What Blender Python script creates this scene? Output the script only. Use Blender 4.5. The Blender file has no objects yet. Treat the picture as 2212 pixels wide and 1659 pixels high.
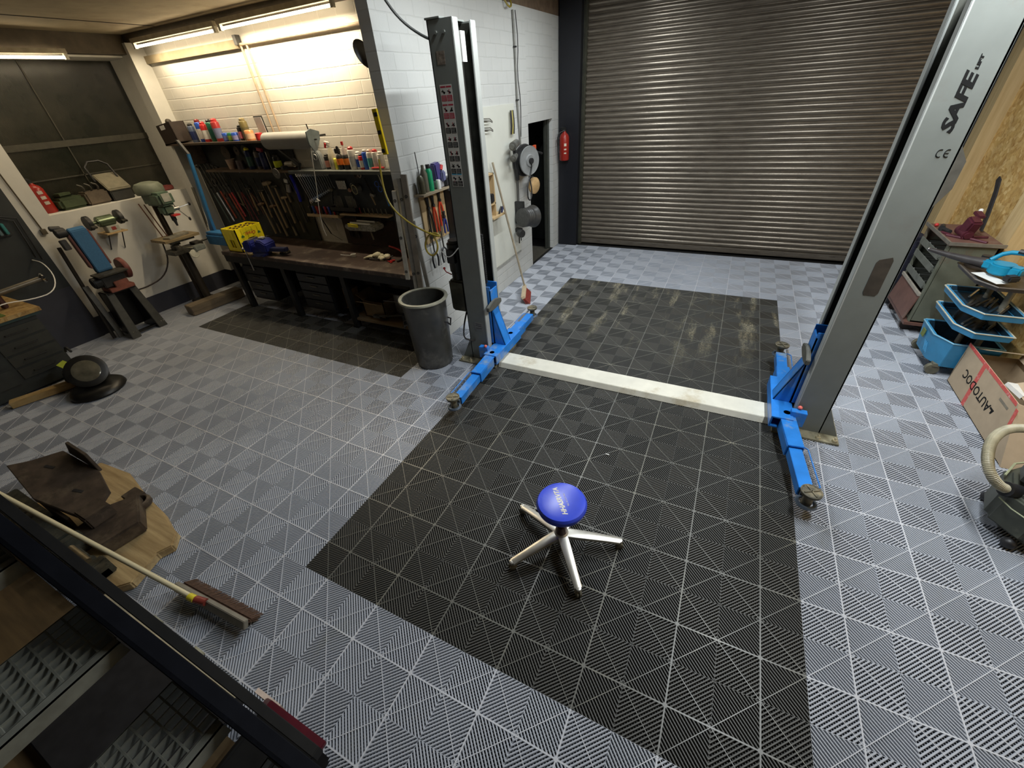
import bpy, bmesh, math, random
import numpy as np
from mathutils import Vector, Matrix, Euler
PI=math.pi; random.seed(7)
S=bpy.context.scene; C=S.collection
# ---------------- camera ----------------
FW,FH=2212,1659
cd=bpy.data.cameras.new('camera'); cam=bpy.data.objects.new('camera',cd); C.objects.link(cam)
cd.sensor_fit='HORIZONTAL'; cd.sensor_width=36.0; cd.lens=36.0*885.743/FW; cd.clip_start=0.02; cd.clip_end=60
R=Matrix([[0.899235, 0.432767, -0.063954], [0.204909, -0.545839, -0.812448], [-0.386509, 0.717477, -0.579515]])            # rows: right, down, forward
cam.matrix_world=Matrix.Translation((1.9869, -0.679, 2.4139)) @ Matrix(((R[0][0],-R[1][0],-R[2][0]),(R[0][1],-R[1][1],-R[2][1]),(R[0][2],-R[1][2],-R[2][2]))).to_4x4()
S.camera=cam
# ---------------- world, exposure ----------------
w=bpy.data.worlds.new('World'); S.world=w; w.use_nodes=True
w.node_tree.nodes['Background'].inputs[0].default_value=(.55,.62,.8,1)
w.node_tree.nodes['Background'].inputs[1].default_value=0.02
vs=S.view_settings; vs.view_transform='Standard'; vs.look='None'; vs.exposure=0.0; vs.gamma=1.0; vs.use_curve_mapping=False
S.cycles.max_bounces=8; S.cycles.diffuse_bounces=4; S.cycles.glossy_bounces=3; S.cycles.sample_clamp_indirect=4.0
try:
    S.cycles.use_denoising=True; S.cycles.denoiser='OPENIMAGEDENOISE'
except Exception: pass
# lamp strengths (used by the tube lamp builder)
BAY_POWER=82.0; ALC_POWER=35.0; LEFT_POWER=6.0
COOL=(0.93,0.98,1.0); WARM=(1.0,0.82,0.56)
# ---------------- materials ----------------
def nodes(name):
    m=bpy.data.materials.new(name); m.use_nodes=True; nt=m.node_tree
    return m,nt,nt.nodes['Principled BSDF']
def N(nt,t,**k):
    n=nt.nodes.new(t)
    for a,b in k.items(): setattr(n,a,b)
    return n
def ramp(nt,fac,stops,interp='LINEAR'):
    r=N(nt,'ShaderNodeValToRGB'); r.color_ramp.interpolation=interp
    e=r.color_ramp.elements
    while len(e)<len(stops): e.new(.5)
    for i,(p,c) in enumerate(stops):
        e[i].position=p; e[i].color=(*c,1)
    nt.links.new(fac,r.inputs[0]); return r.outputs[0]
def coords(nt,scale=(1,1,1),rot=(0,0,0)):
    tc=N(nt,'ShaderNodeTexCoord'); mp=N(nt,'ShaderNodeMapping')
    mp.inputs['Scale'].default_value=scale; mp.inputs['Rotation'].default_value=rot
    nt.links.new(tc.outputs['Object'],mp.inputs[0]); return mp.outputs[0]
def noise(nt,vec,scale,detail=4,rough=.55):
    n=N(nt,'ShaderNodeTexNoise'); n.inputs['Scale'].default_value=scale; n.inputs['Detail'].default_value=detail; n.inputs['Roughness'].default_value=rough
    nt.links.new(vec,n.inputs['Vector']); return n.outputs['Fac']
def bump(nt,b,h,strength=.2,dist=.005):
    bn=N(nt,'ShaderNodeBump'); bn.inputs['Strength'].default_value=strength; bn.inputs['Distance'].default_value=dist
    nt.links.new(h,bn.inputs['Height']); nt.links.new(bn.outputs[0],b.inputs['Normal'])
def mix(nt,f,a,b,mode='MIX'):
    m=N(nt,'ShaderNodeMix',data_type='RGBA',blend_type=mode)
    if isinstance(f,(int,float)): m.inputs[0].default_value=f
    else: nt.links.new(f,m.inputs[0])
    for s,v in ((m.inputs[6],a),(m.inputs[7],b)):
        if isinstance(v,tuple): s.default_value=(*v,1) if len(v)==3 else v
        else: nt.links.new(v,s)
    return m.outputs[2]
_MC={}
def mat(name,col,rough=.5,metal=0.0,var=.25,scale=14,stain=None,stain_amt=.5,bmp=.0,emit=0,spec=None,alpha=None,trans=0):
    """painted / plastic / metal surface with uneven tone, optional second stain colour"""
    if name in _MC: return _MC[name]
    m,nt,b=nodes(name)
    v=coords(nt); f=noise(nt,v,scale)
    lo=tuple(c*(1-var) for c in col); hi=tuple(min(1,c*(1+var*.6)) for c in col)
    c=ramp(nt,f,[(.3,lo),(.7,hi)])
    if stain:
        f2=noise(nt,v,scale*.35,6,.7)
        k=ramp(nt,f2,[(.62-.3*stain_amt,(0,0,0)),(.75-.2*stain_amt,(1,1,1))])
        c=mix(nt,k,c,stain)
    nt.links.new(c,b.inputs['Base Color'])
    b.inputs['Roughness'].default_value=rough; b.inputs['Metallic'].default_value=metal
    if bmp: bump(nt,b,noise(nt,v,scale*4),bmp,.002)
    if emit:
        b.inputs['Emission Color'].default_value=(*col,1); b.inputs['Emission Strength'].default_value=emit
    if spec is not None: b.inputs['Specular IOR Level'].default_value=spec
    if trans: b.inputs['Transmission Weight'].default_value=trans
    _MC[name]=m; return m
def brick_mat(name,col,mortar,bw,bh,axis='XZ',off=.5,bstr=.5,dirt=(.5,.5,.48),msize=.008):
    m,nt,b=nodes(name)
    tc=N(nt,'ShaderNodeTexCoord'); sx=N(nt,'ShaderNodeSeparateXYZ'); cx=N(nt,'ShaderNodeCombineXYZ')
    nt.links.new(tc.outputs['Object'],sx.inputs[0])
    nt.links.new(sx.outputs[0 if axis=='XZ' else 1],cx.inputs[0]); nt.links.new(sx.outputs[2],cx.inputs[1])
    br=N(nt,'ShaderNodeTexBrick'); br.offset=off
    br.inputs['Scale'].default_value=1; br.inputs['Brick Width'].default_value=bw; br.inputs['Row Height'].default_value=bh
    br.inputs['Mortar Size'].default_value=msize; br.inputs['Mortar Smooth'].default_value=.6
    br.inputs['Color1'].default_value=(*col,1); br.inputs['Color2'].default_value=(*[c*.96 for c in col],1); br.inputs['Mortar'].default_value=(*mortar,1)
    n0=N(nt,'ShaderNodeTexNoise'); n0.inputs['Scale'].default_value=6; nt.links.new(cx.outputs[0],n0.inputs['Vector'])
    wob=N(nt,'ShaderNodeVectorMath',operation='SCALE'); nt.links.new(n0.outputs['Color'],wob.inputs[0]); wob.inputs['Scale'].default_value=.012
    add=N(nt,'ShaderNodeVectorMath',operation='ADD'); nt.links.new(cx.outputs[0],add.inputs[0]); nt.links.new(wob.outputs[0],add.inputs[1])
    nt.links.new(add.outputs[0],br.inputs['Vector'])
    f=noise(nt,tc.outputs['Object'],5,6,.7)
    k=ramp(nt,f,[(.45,(0,0,0)),(.9,(.6,.6,.6))])
    c=mix(nt,k,br.outputs['Color'],dirt)
    nt.links.new(c,b.inputs['Base Color']); b.inputs['Roughness'].default_value=.85
    inv=N(nt,'ShaderNodeMath',operation='SUBTRACT'); inv.inputs[0].default_value=1; nt.links.new(br.outputs['Fac'],inv.inputs[1])
    ad=N(nt,'ShaderNodeMath',operation='MULTIPLY_ADD'); nt.links.new(noise(nt,tc.outputs['Object'],60,4),ad.inputs[0]); ad.inputs[1].default_value=.25; nt.links.new(inv.outputs[0],ad.inputs[2])
    bump(nt,b,ad.outputs[0],bstr,.012); return m
def osb_mat(name,k=1.0,gap=(.33,.19,.06)):
    m,nt,b=nodes(name)
    v=coords(nt); base=None
    cols=[((.42,.24,.07),(.62,.40,.14)),((.54,.34,.11),(.70,.50,.22))]
    outs=[]
    for i,(rot,sc) in enumerate((((.5,.4,.6),(18,70,26)),((1.9,.2,2.2),(60,22,30)))):
        vv=coords(nt,sc,rot); vo=N(nt,'ShaderNodeTexVoronoi'); vo.inputs['Scale'].default_value=1; vo.inputs['Randomness'].default_value=1
        nt.links.new(vv,vo.inputs['Vector'])
        sp=N(nt,'ShaderNodeSeparateColor'); nt.links.new(vo.outputs['Color'],sp.inputs[0])
        outs.append((ramp(nt,sp.outputs[0],[(0,tuple(c*k for c in cols[i][0])),(1,tuple(c*k for c in cols[i][1]))]),sp.outputs[1]))
    f=ramp(nt,outs[1][1],[(.45,(0,0,0)),(.55,(1,1,1))])
    c=mix(nt,f,outs[0][0],outs[1][0])
    g=ramp(nt,noise(nt,v,9,5),[(.3,tuple(x*k for x in gap)),(.55,(1,1,1))])
    c=mix(nt,.45,c,g,'MULTIPLY')
    nt.links.new(c,b.inputs['Base Color']); b.inputs['Roughness'].default_value=.6
    bump(nt,b,outs[0][1],.15,.002); return m
def wood_mat(name,c1,c2,axis=0,scale=6,rough=.6):
    if name in _MC: return _MC[name]
    m,nt,b=nodes(name)
    sc=[22,22,22]; sc[axis]=1.6
    v=coords(nt,tuple(sc)); f=noise(nt,v,scale/6,5,.65)
    c=ramp(nt,f,[(.3,c1),(.68,c2)]); nt.links.new(c,b.inputs['Base Color']); b.inputs['Roughness'].default_value=rough
    bump(nt,b,f,.12,.002); _MC[name]=m; return m
def dusty_mat(name,col,dust,rough,lo,hi,scale=3.0,stretch=(1,.35,1),fine=60):
    m,nt,b=nodes(name)
    v=coords(nt,stretch); f=noise(nt,v,scale,6,.65); g=noise(nt,coords(nt),fine,3,.6)
    mm=N(nt,'ShaderNodeMath',operation='MULTIPLY'); nt.links.new(ramp(nt,f,[(lo,(0,0,0)),(hi,(1,1,1))]),mm.inputs[0]); nt.links.new(ramp(nt,g,[(.35,(.15,.15,.15)),(.65,(1,1,1))]),mm.inputs[1])
    c=mix(nt,mm.outputs[0],col,dust)
    v2=ramp(nt,noise(nt,coords(nt),1.1,3),[(.3,(.82,.82,.82)),(.7,(1,1,1))])
    c=mix(nt,1.0,c,v2,'MULTIPLY')
    nt.links.new(c,b.inputs['Base Color']); b.inputs['Roughness'].default_value=rough
    return m
def sock(m): return m
# ---------------- mesh builder ----------------
ORG={}
class MB:
    def __init__(s): s.v=[]; s.f=[]; s.m=[]
    def add(s,vs,fs,m=0):
        k=len(s.v); s.v+=[tuple(p) for p in vs]; s.f+=[tuple(i+k for i in f) for f in fs]; s.m+=[m]*len(fs); return s
    def bx(s,x0,x1,y0,y1,z0,z1,m=0):
        vs=[(x,y,z) for x in (x0,x1) for y in (y0,y1) for z in (z0,z1)]
        return s.add(vs,[(0,1,3,2),(4,6,7,5),(0,4,5,1),(2,3,7,6),(0,2,6,4),(1,5,7,3)],m)
    def box(s,c,d,rot=(0,0,0),m=0,tx=1,ty=1):
        M=Matrix.Translation(c)@Euler(rot).to_matrix().to_4x4(); vs=[]
        for x in (-.5,.5):
            for y in (-.5,.5):
                for z in (-.5,.5):
                    a=tx if z>0 else 1; b=ty if z>0 else 1
                    vs.append(M@Vector((x*d[0]*a,y*d[1]*b,z*d[2])))
        return s.add(vs,[(0,1,3,2),(4,6,7,5),(0,4,5,1),(2,3,7,6),(0,2,6,4),(1,5,7,3)],m)
    def cyl(s,p0,p1,r0,r1=None,n=16,m=0,cap=True):
        r1=r0 if r1 is None else r1
        p0=Vector(p0);p1=Vector(p1);d=(p1-p0).normalized(); u=d.orthogonal().normalized(); w_=d.cross(u)
        vs=[];
        for p,r in ((p0,r0),(p1,r1)):
            for i in range(n):
                a=2*PI*i/n; vs.append(p+(u*math.cos(a)+w_*math.sin(a))*r)
        fs=[(i,(i+1)%n,n+(i+1)%n,n+i) for i in range(n)]
        if cap: fs+=[tuple(range(n))[::-1],tuple(range(n,2*n))]
        return s.add(vs,fs,m)
    def lathe(s,prof,c=(0,0,0),d=(0,0,1),n=24,m=0,closed=False):
        d=Vector(d).normalized(); u=Vector((1,0,0)) if abs(d.z)>.99 else d.orthogonal().normalized(); w_=d.cross(u); c=Vector(c); vs=[]
        for r,h in prof:
            for i in range(n):
                a=2*PI*i/n; vs.append(c+d*h+(u*math.cos(a)+w_*math.sin(a))*max(r,1e-4))
        fs=[];k=len(prof)
        for j in range(k-1+(1 if closed else 0)):
            j2=(j+1)%k
            for i in range(n): fs.append((j*n+i,j*n+(i+1)%n,j2*n+(i+1)%n,j2*n+i))
        if not closed: fs+=[tuple(range(n))[::-1],tuple(range((k-1)*n,k*n))]
        return s.add(vs,fs,m)
    def tube(s,pts,r,n=8,m=0,smooth=0,rr=None):
        pts=[Vector(p) for p in pts]
        for _ in range(smooth):
            q=[pts[0]]
            for a,b in zip(pts[:-1],pts[1:]): q+=[a*.75+b*.25,a*.25+b*.75]
            q.append(pts[-1]); pts=q
        vs=[];u=None;K=len(pts)
        for i,p in enumerate(pts):
            t=(pts[min(i+1,K-1)]-pts[max(i-1,0)]).normalized()
            u=t.orthogonal().normalized() if u is None else (u-t*u.dot(t)).normalized()
            w_=t.cross(u); q=r if rr is None else rr(i/(K-1))
            for j in range(n):
                a=2*PI*j/n; vs.append(p+(u*math.cos(a)+w_*math.sin(a))*q)
        fs=[(i*n+j,i*n+(j+1)%n,(i+1)*n+(j+1)%n,(i+1)*n+j) for i in range(K-1) for j in range(n)]
        fs+=[tuple(range(n))[::-1],tuple(range((K-1)*n,K*n))]
        return s.add(vs,fs,m)
    def prism(s,poly,ax,a,b,m=0):
        """polygon (2d) extruded along axis ax from a to b; poly coords are the other two axes in xyz order"""
        def P(p,t):
            q=list(p); q.insert(ax,t); return tuple(q)
        n=len(poly); vs=[P(p,a) for p in poly]+[P(p,b) for p in poly]
        return s.add(vs,[tuple(range(n))[::-1],tuple(range(n,2*n))]+[(i,(i+1)%n,n+(i+1)%n,n+i) for i in range(n)],m)
    def ring(s,c,R_,r,d=(0,0,1),n=24,k=8,m=0):
        return s.lathe([(R_+r*math.cos(2*PI*i/k),r*math.sin(2*PI*i/k)) for i in range(k)],c,d,n,m,closed=True)
    def ball(s,c,r,n=12,m=0,sz=1):
        return s.lathe([(r*math.sin(PI*i/8),-r*sz*math.cos(PI*i/8)) for i in range(9)],c,(0,0,1),n,m)
    def xf(s,M): s.v=[tuple(M@Vector(p)) for p in s.v]; return s
    def put(s,loc,rot=(0,0,0),sc=1): return s.xf(Matrix.Translation(loc)@Euler(rot).to_matrix().to_4x4()@Matrix.Scale(sc,4))
    def obj(s,name,mats,parent=None,bevel=0,smooth=True,label=None,seg=2,fixn=True):
        if not isinstance(mats,(list,tuple)): mats=[mats]
        V=np.array(s.v,dtype=float)
        if parent is None:
            lo=V.min(0); hi=V.max(0); o0=np.array([(lo[0]+hi[0])/2,(lo[1]+hi[1])/2,lo[2]])
        else: o0=np.array(ORG[parent.name])
        me=bpy.data.meshes.new(name); me.from_pydata([tuple(p) for p in (V-o0)],[],s.f); 
        for m in mats: me.materials.append(m)
        me.polygons.foreach_set('material_index',s.m)
        if fixn:
            bm=bmesh.new(); bm.from_mesh(me)
            bmesh.ops.recalc_face_normals(bm,faces=bm.faces)
            if bevel:
                es=[e for e in bm.edges if len(e.link_faces)==2 and e.calc_face_angle(0)>.7]
                bmesh.ops.bevel(bm,geom=es,offset=bevel,segments=seg,affect='EDGES',clamp_overlap=True)
            bm.to_mesh(me); bm.free()
        o=bpy.data.objects.new(name,me); C.objects.link(o)
        if parent is None: o.location=tuple(o0); ORG[o.name]=tuple(o0)
        else: o.parent=parent; ORG[o.name]=tuple(o0)
        if smooth:
            me.polygons.foreach_set('use_smooth',[True]*len(me.polygons))
            try: me.set_sharp_from_angle(angle=math.radians(38))
            except Exception: pass
        if label: o['label']=label
        return o
def thing(name,label,cat,loc=(0,0,0),group=None,local=False):
    o=bpy.data.objects.new(name,None); C.objects.link(o); o.location=loc; o.empty_display_size=.1
    o['label']=label; o['category']=cat
    if group: o['group']=group
    ORG[o.name]=(0,0,0) if local else tuple(loc); return o
def tag(o,label,cat,group=None,kind=None):
    if label: o['label']=label
    if cat: o['category']=cat
    if group: o['group']=group
    if kind: o['kind']=kind
    return o
def struct(o): o['kind']='structure'; return o
def dup(root,loc=None,rot=None,label=None,group=None):
    r=root.copy(); C.objects.link(r)
    if loc is not None: r.location=loc
    if rot is not None: r.rotation_euler=rot
    if label: r['label']=label
    if group: r['group']=group
    ORG[r.name]=(0,0,0)
    for ch in list(root.children):
        c=ch.copy(); C.objects.link(c); c.parent=r
        for g in list(ch.children):
            d=g.copy(); C.objects.link(d); d.parent=c
    return r
def text_mesh(s,txt,size,M,m=0,ext=.0008,bold=0.0,shear=0.0,sx=1.0):
    cu=bpy.data.curves.new('txt','FONT'); cu.body=txt; cu.size=size; cu.extrude=ext; cu.offset=bold; cu.align_x='CENTER'; cu.align_y='CENTER'; cu.shear=shear; cu.resolution_u=2
    o=bpy.data.objects.new('txt',cu); C.objects.link(o)
    me=bpy.data.meshes.new_from_object(o.evaluated_get(bpy.context.evaluated_depsgraph_get()))
    X=M@Matrix.Diagonal((sx,1,1,1))
    s.add([X@v.co for v in me.vertices],[tuple(p.vertices) for p in me.polygons],m)
    bpy.data.objects.remove(o); bpy.data.curves.remove(cu); bpy.data.meshes.remove(me)
def frame(o,x,y):
    """matrix with local x along x, local y along y, z = x cross y, at o"""
    x=Vector(x).normalized(); y=Vector(y).normalized(); z=x.cross(y).normalized()
    return Matrix.Translation(o)@Matrix(((x[0],y[0],z[0]),(x[1],y[1],z[1]),(x[2],y[2],z[2]))).to_4x4()
# palette
steelgrey=mat('painted grey steel',(.30,.31,.30),.45,.1,.12,8)
bluepaint=mat('blue paint',(.02,.20,.72),.35,0,.15,9,stain=(.30,.30,.26),stain_amt=.12)
black=mat('black plastic',(.018,.018,.02),.45,0,.3)
dark=mat('dark steel',(.035,.035,.035),.5,.3,.4)
greasy=mat('greasy steel',(.11,.105,.09),.5,.6,.4,20,stain=(.04,.035,.025),stain_amt=.6)
steel=mat('bright steel',(.55,.55,.53),.3,.9,.2,18)
chrome=mat('chrome',(.8,.8,.8),.15,1,.05)
redp=mat('red plastic',(.55,.03,.03),.4,0,.2)
maroon=mat('maroon paint',(.22,.035,.04),.45,0,.25)
white=mat('white plastic',(.75,.75,.72),.45,0,.08)
cream=mat('cream wood',(.72,.62,.42),.5,0,.15)
rust=mat('rusty steel',(.13,.075,.045),.75,.25,.5,16,stain=(.28,.20,.13),stain_amt=.35,bmp=.3)
# ================= SETTING =================
graytile=dusty_mat('grey blue floor grid',(.42,.45,.51),(.36,.37,.35),.36,.62,.8)
blacktile=dusty_mat('black floor grid',(.066,.066,.061),(.36,.34,.25),.50,.66,.80,2.6,(1.6,.22,1))
nt=blacktile.node_tree; b_=nt.nodes['Principled BSDF']; old=b_.inputs['Base Color'].links[0].from_socket
sp=N(nt,'ShaderNodeSeparateXYZ'); nt.links.new(coords(nt),sp.inputs[0])
my=ramp(nt,noise(nt,coords(nt,(1,1,1),(0,0,.12)),2.0,2),[(.3,(0,0,0)),(.5,(1,1,1))])
st=ramp(nt,noise(nt,coords(nt,(3.2,.5,1),(0,0,.10)),1.5,5,.7),[(.53,(0,0,0)),(.66,(1,1,1))])
mr=N(nt,'ShaderNodeMapRange'); nt.links.new(sp.outputs[1],mr.inputs[0]); mr.inputs[1].default_value=3.1; mr.inputs[2].default_value=4.2
m1=N(nt,'ShaderNodeMath',operation='MULTIPLY'); nt.links.new(mr.outputs[0],m1.inputs[0]); nt.links.new(st,m1.inputs[1])
m2=N(nt,'ShaderNodeMath',operation='MULTIPLY'); nt.links.new(m1.outputs[0],m2.inputs[0]); nt.links.new(ramp(nt,noise(nt,coords(nt),45,3,.7),[(.4,(.1,.1,.1)),(.6,(1,1,1))]),m2.inputs[1])
nt.links.new(mix(nt,m2.outputs[0],old,(.42,.38,.26)),b_.inputs['Base Color'])
slabm=mat('dark subfloor',(.008,.008,.008),.95,0,.2)
TS=.4; XA,XB,YA,YB=-5.6,4.8,-1.2,7.2
def tile_geo():
    """one 40 cm click tile: ribs run from the centre towards each corner, bars lie across them underneath"""
    V=[];F=[];K=[];kk=[0];h=TS/2;NP=10;p=h/NP;hw=.0041;zt=0.0;zb=-.015
    def quad(a,b,c,d): k=len(V); V.extend([a,b,c,d]); F.append((k,k+1,k+2,k+3)); K.append(kk[0])
    def bar(poly,z0,z1,ends=False):
        # poly: 4 xy points a-b one end, c-d other end ; sides a-d and b-c
        a,b,c,d=poly
        if not ends:
            quad((*a,z1),(*b,z1),(*c,z1),(*d,z1))
            quad((*a,z1),(*d,z1),(*d,z0),(*a,z0)); quad((*b,z0),(*c,z0),(*c,z1),(*b,z1)); return
        def L(p,q,u): return (p[0]+(q[0]-p[0])*u,p[1]+(q[1]-p[1])*u)
        A,B,C_,D=L(a,b,.22),L(b,a,.22),L(c,d,.22),L(d,c,.22); zm=z1-.0028
        quad((*A,z1),(*B,z1),(*C_,z1),(*D,z1)); quad((*a,zm),(*A,z1),(*D,z1),(*d,zm)); quad((*B,z1),(*b,zm),(*c,zm),(*C_,z1))
        quad((*a,zm),(*d,zm),(*d,z0),(*a,z0)); quad((*b,z0),(*c,z0),(*c,zm),(*b,zm))
    for sx in (1,-1):
        for sy in (1,-1):
            kk[0]=0
            def T(x,y): return (sx*x,sy*y)
            fl=sx*sy<0
            def o4(q): q=[T(*t) for t in q]; return q[::-1] if fl else q
            for i in range(-NP+1,NP):
                d=i*p; a=d-hw*1.414; b=d+hw*1.414
                if i==0: poly=[(0,hw*1.414),(hw*1.414,0),(h,h-hw*1.414),(h-hw*1.414,h)]
                elif d>0: poly=[(a,0),(b,0),(h,h-b),(h,h-a)]
                else: poly=[(0,-a),(0,-b),(h+b,h),(h+a,h)]
                bar(o4(poly),zb,zt,True)
            q=.0022
            for i in range(1,2*NP):
                t=i*p
                if t<=h: poly=[(t-q,0),(t+q,0),(0,t+q),(0,t-q)]
                else: poly=[(h,t-h-q),(h,t-h+q),(t-h+q,h),(t-h-q,h)]
                bar(o4(poly),-.0149,-.0105)
            # thin top bar across the ribs
            kk[0]=1;t=h;q=.0024
            bar(o4([(t-q,0),(t,0),(0,t),(0,t-q)]),zb,zt+.0008); bar(o4([(t,0),(t,q),(q,t),(0,t)]),zb,zt+.0008)
    w_=.0036; kk[0]=1
    for a in (0,1):
        pl=[(-h,-w_),(-h,w_),(h,w_),(h,-w_)]
        if a: pl=[(y,x) for x,y in pl][::-1]
        pl=pl[::-1]
        bar([pl[0],pl[1],pl[2],pl[3]],zb,zt+.0006)
    # edge frame of the tile (half width)
    e=.0012; kk[0]=0
    for (x0,x1,y0,y1) in ((-h,-h+e,-h,h),(h-e,h,-h,h),(-h,h,-h,-h+e),(-h,h,h-e,h)):
        quad((x0,y0,-.003),(x1,y0,-.003),(x1,y1,-.003),(x0,y1,-.003))
    k=len(V); V.extend([(.011*math.cos(i*PI/5),.011*math.sin(i*PI/5),zt+.0009) for i in range(10)]); F.append(tuple(range(k,k+10)))
    return V,F,K
tv,tf,tk=tile_geo()
tvn=np.array(tv); quads=[f for f in tf if len(f)==4]; deca=[f for f in tf if len(f)==10]
qa=np.array(quads); da=np.array(deca)
def zone(cx,cy):
    if 0<cx<2.8 and 0<cy<5.2: return 1
    if -4.4<cx<-.8 and 2.0<cy<2.8: return 1
    return 0
cells=[]
for i in range(int(round((XB-XA)/TS))):
    for j in range(int(round((YB-YA)/TS))):
        cx=XA+(i+.5)*TS; cy=YA+(j+.5)*TS
        if cx<-.8 and cy>3.6 and not (cx>-1.2 and 5.4<cy<6.7): continue
        if cx>4.6 or cx<-5.6: continue
        if cy>7.0: continue
        if -.8>cx>-1.3 and cy>3.6: continue
        cells.append((cx,cy,zone(cx,cy)))
nV=len(tvn); AV=np.concatenate([tvn+np.array([c[0],c[1],0]) for c in cells])
Lq=[];mi=[]
nq=len(qa)
offs=np.arange(len(cells))*nV
AQ=(qa[None]+offs[:,None,None]).reshape(-1,4); AD=(da[None]+offs[:,None,None]).reshape(-1,10)
me=bpy.data.meshes.new('floor'); 
nverts=len(AV)+8
slab=np.array([(x,y,z) for x in (XA-.4,XB+.4) for y in (YA-3.0,YB+.6) for z in (-.12,-.0155)],float)
me.vertices.add(nverts); me.vertices.foreach_set('co',np.concatenate([AV,slab]).ravel())
SF=np.array([(0,1,3,2),(4,6,7,5),(0,4,5,1),(2,3,7,6),(0,2,6,4),(1,5,7,3)])+len(AV)
loops=np.concatenate([AQ.ravel(),AD.ravel(),SF.ravel()])
tot=np.concatenate([np.full(len(AQ),4),np.full(len(AD),10),np.full(6,4)])
me.loops.add(len(loops)); me.loops.foreach_set('vertex_index',loops.astype(np.int32))
me.polygons.add(len(tot)); st=np.concatenate([[0],np.cumsum(tot)[:-1]])
me.polygons.foreach_set('loop_start',st.astype(np.int32)); me.polygons.foreach_set('loop_total',tot.astype(np.int32))
zq=np.array([c[2] for c in cells]); mi=np.concatenate([(np.repeat(zq,nq)+3*np.tile(np.array(tk),len(cells))),zq+3,np.full(6,2)])
me.materials.append(graytile); me.materials.append(blacktile); me.materials.append(slabm)
me.materials.append(dusty_mat('grey floor ridge',(.55,.57,.62),(.45,.46,.44),.36,.62,.8)); me.materials.append(dusty_mat('black floor ridge',(.125,.125,.112),(.38,.36,.27),.36,.5,.75))
me.polygons.foreach_set('material_index',mi.astype(np.int32)); me.update(calc_edges=True); me.validate()
fl=bpy.data.objects.new('floor',me); C.objects.link(fl); struct(fl)

whitew=brick_mat('white block wall',(.57,.58,.56),(.52,.53,.51),.25,.125,'YZ',.5,.3,(.60,.60,.57))
benchw=brick_mat('white bench wall blocks',(.68,.66,.60),(.74,.72,.66),.25,.125,'XZ',.5,.35,(.60,.57,.50))
plain=mat('white plaster',(.68,.67,.62),.85,0,.06,6,bmp=.1)
ddark=mat('dark blue wall paint',(.035,.038,.055),.6,0,.15,5)
dgrey=mat('dark grey wall paint',(.03,.035,.036),.7,0,.2,5)
ceilm=mat('ceiling board',(.30,.25,.16),.9,0,.2,3,stain=(.20,.15,.09),stain_amt=.4)
boardm=mat('brown board above the wall',(.16,.11,.07),.85,0,.35,10)
def wall(name,m,*b):
    for q in b: struct(MB().bx(*q).obj(name,m,smooth=False))
WX=-.8
wall('wall_left',whitew,(-.92,WX,2.66,5.58,0,3.26),(-.92,WX,6.53,6.95,0,3.26),(-.92,WX,5.58,6.53,2.03,3.26))
wall('trim_1',boardm,(-.92,WX,2.66,7.0,3.26,3.75))
wall('wall_back',benchw,(-5.9,-.92,3.5,3.62,0,3.32))
# far left wall with the deep window niche
NY0,NY1,NZ0,NZ1=1.62,3.36,1.53,3.1
wall('wall_far_left',plain,(-6.05,-5.55,-2.2,NY0,.26,3.32),(-6.05,-5.55,NY1,3.5,.26,3.32),(-6.05,-5.55,NY0,NY1,.26,NZ0),(-6.05,-5.55,NY0,NY1,NZ1,3.32))
wall('baseboard_far_left',ddark,(-6.05,-5.54,-2.2,3.5,0,.26))
wall('baseboard_back',ddark,(-5.54,-.92,3.485,3.5,0,.26))
# dark painted wall portion in front
wall('wall_near_left',dgrey,(-6.05,-5.53,-2.2,1.37,.26,2.05))
wall('wall_near_left',ddark,(-5.55,-5.52,-2.2,1.36,0,.72))
m_,nt,b_=nodes('twin wall panel'); 
f=noise(nt,coords(nt),2.2,4); c=ramp(nt,f,[(.3,(.008,.011,.007)),(.7,(.036,.034,.025))]); nt.links.new(c,b_.inputs['Base Color']); b_.inputs['Roughness'].default_value=.22
wv=N(nt,'ShaderNodeTexWave'); wv.bands_direction='Y'; wv.inputs['Scale'].default_value=30; nt.links.new(coords(nt),wv.inputs['Vector']); bump(nt,b_,wv.outputs['Fac'],.5,.004)
o=MB().bx(-6.06,-6.0,NY0,NY1,NZ0,NZ1); struct(o.obj('window_1',m_))
o=MB().bx(-6.0,-5.985,2.36,2.372,NZ0,NZ1).bx(-6.0,-5.98,NY0,NY1,2.2,2.27).bx(-6.0,-5.985,NY0,NY1,1.86,1.875); struct(o.obj('trim_2',mat('dull frame',(.05,.047,.033),.6,.2)))
# ceilings
wall('ceiling',ceilm,(-6.05,-.92,-2.6,3.62,3.32,3.40))
wall('ceiling_bay',mat('dark bay ceiling',(.10,.09,.08),.9,0,.2,4),(-.92,4.75,-4.2,7.3,3.75,3.85))
wall('trim_3',boardm,(-.93,-.90,-2.6,2.66,3.26,3.76))
wall('trim_4',mat('ceiling seam',(.03,.025,.02),.9),(-4.6,-4.585,-2.6,3.3,3.315,3.3195),(-5.9,-.92,1.05,1.062,3.315,3.3195))
# beams under the alcove ceiling
beamm=mat('brown steel beam',(.075,.06,.04),.7,.1,.3,9)
wall('trim_5',beamm,(-5.5,-.92,3.34,3.5,3.235,3.32))
wall('trim_6',beamm,(-5.55,-5.42,-2.2,3.34,3.12,3.32))
wall('trim_7',mat('lintel strip',(.33,.27,.17),.8,0,.2,7),(-5.5,-3.46,3.455,3.5,3.02,3.10))
wall('trim_8',plain,(-5.55,-5.36,3.30,3.5,.26,3.235))
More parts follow.
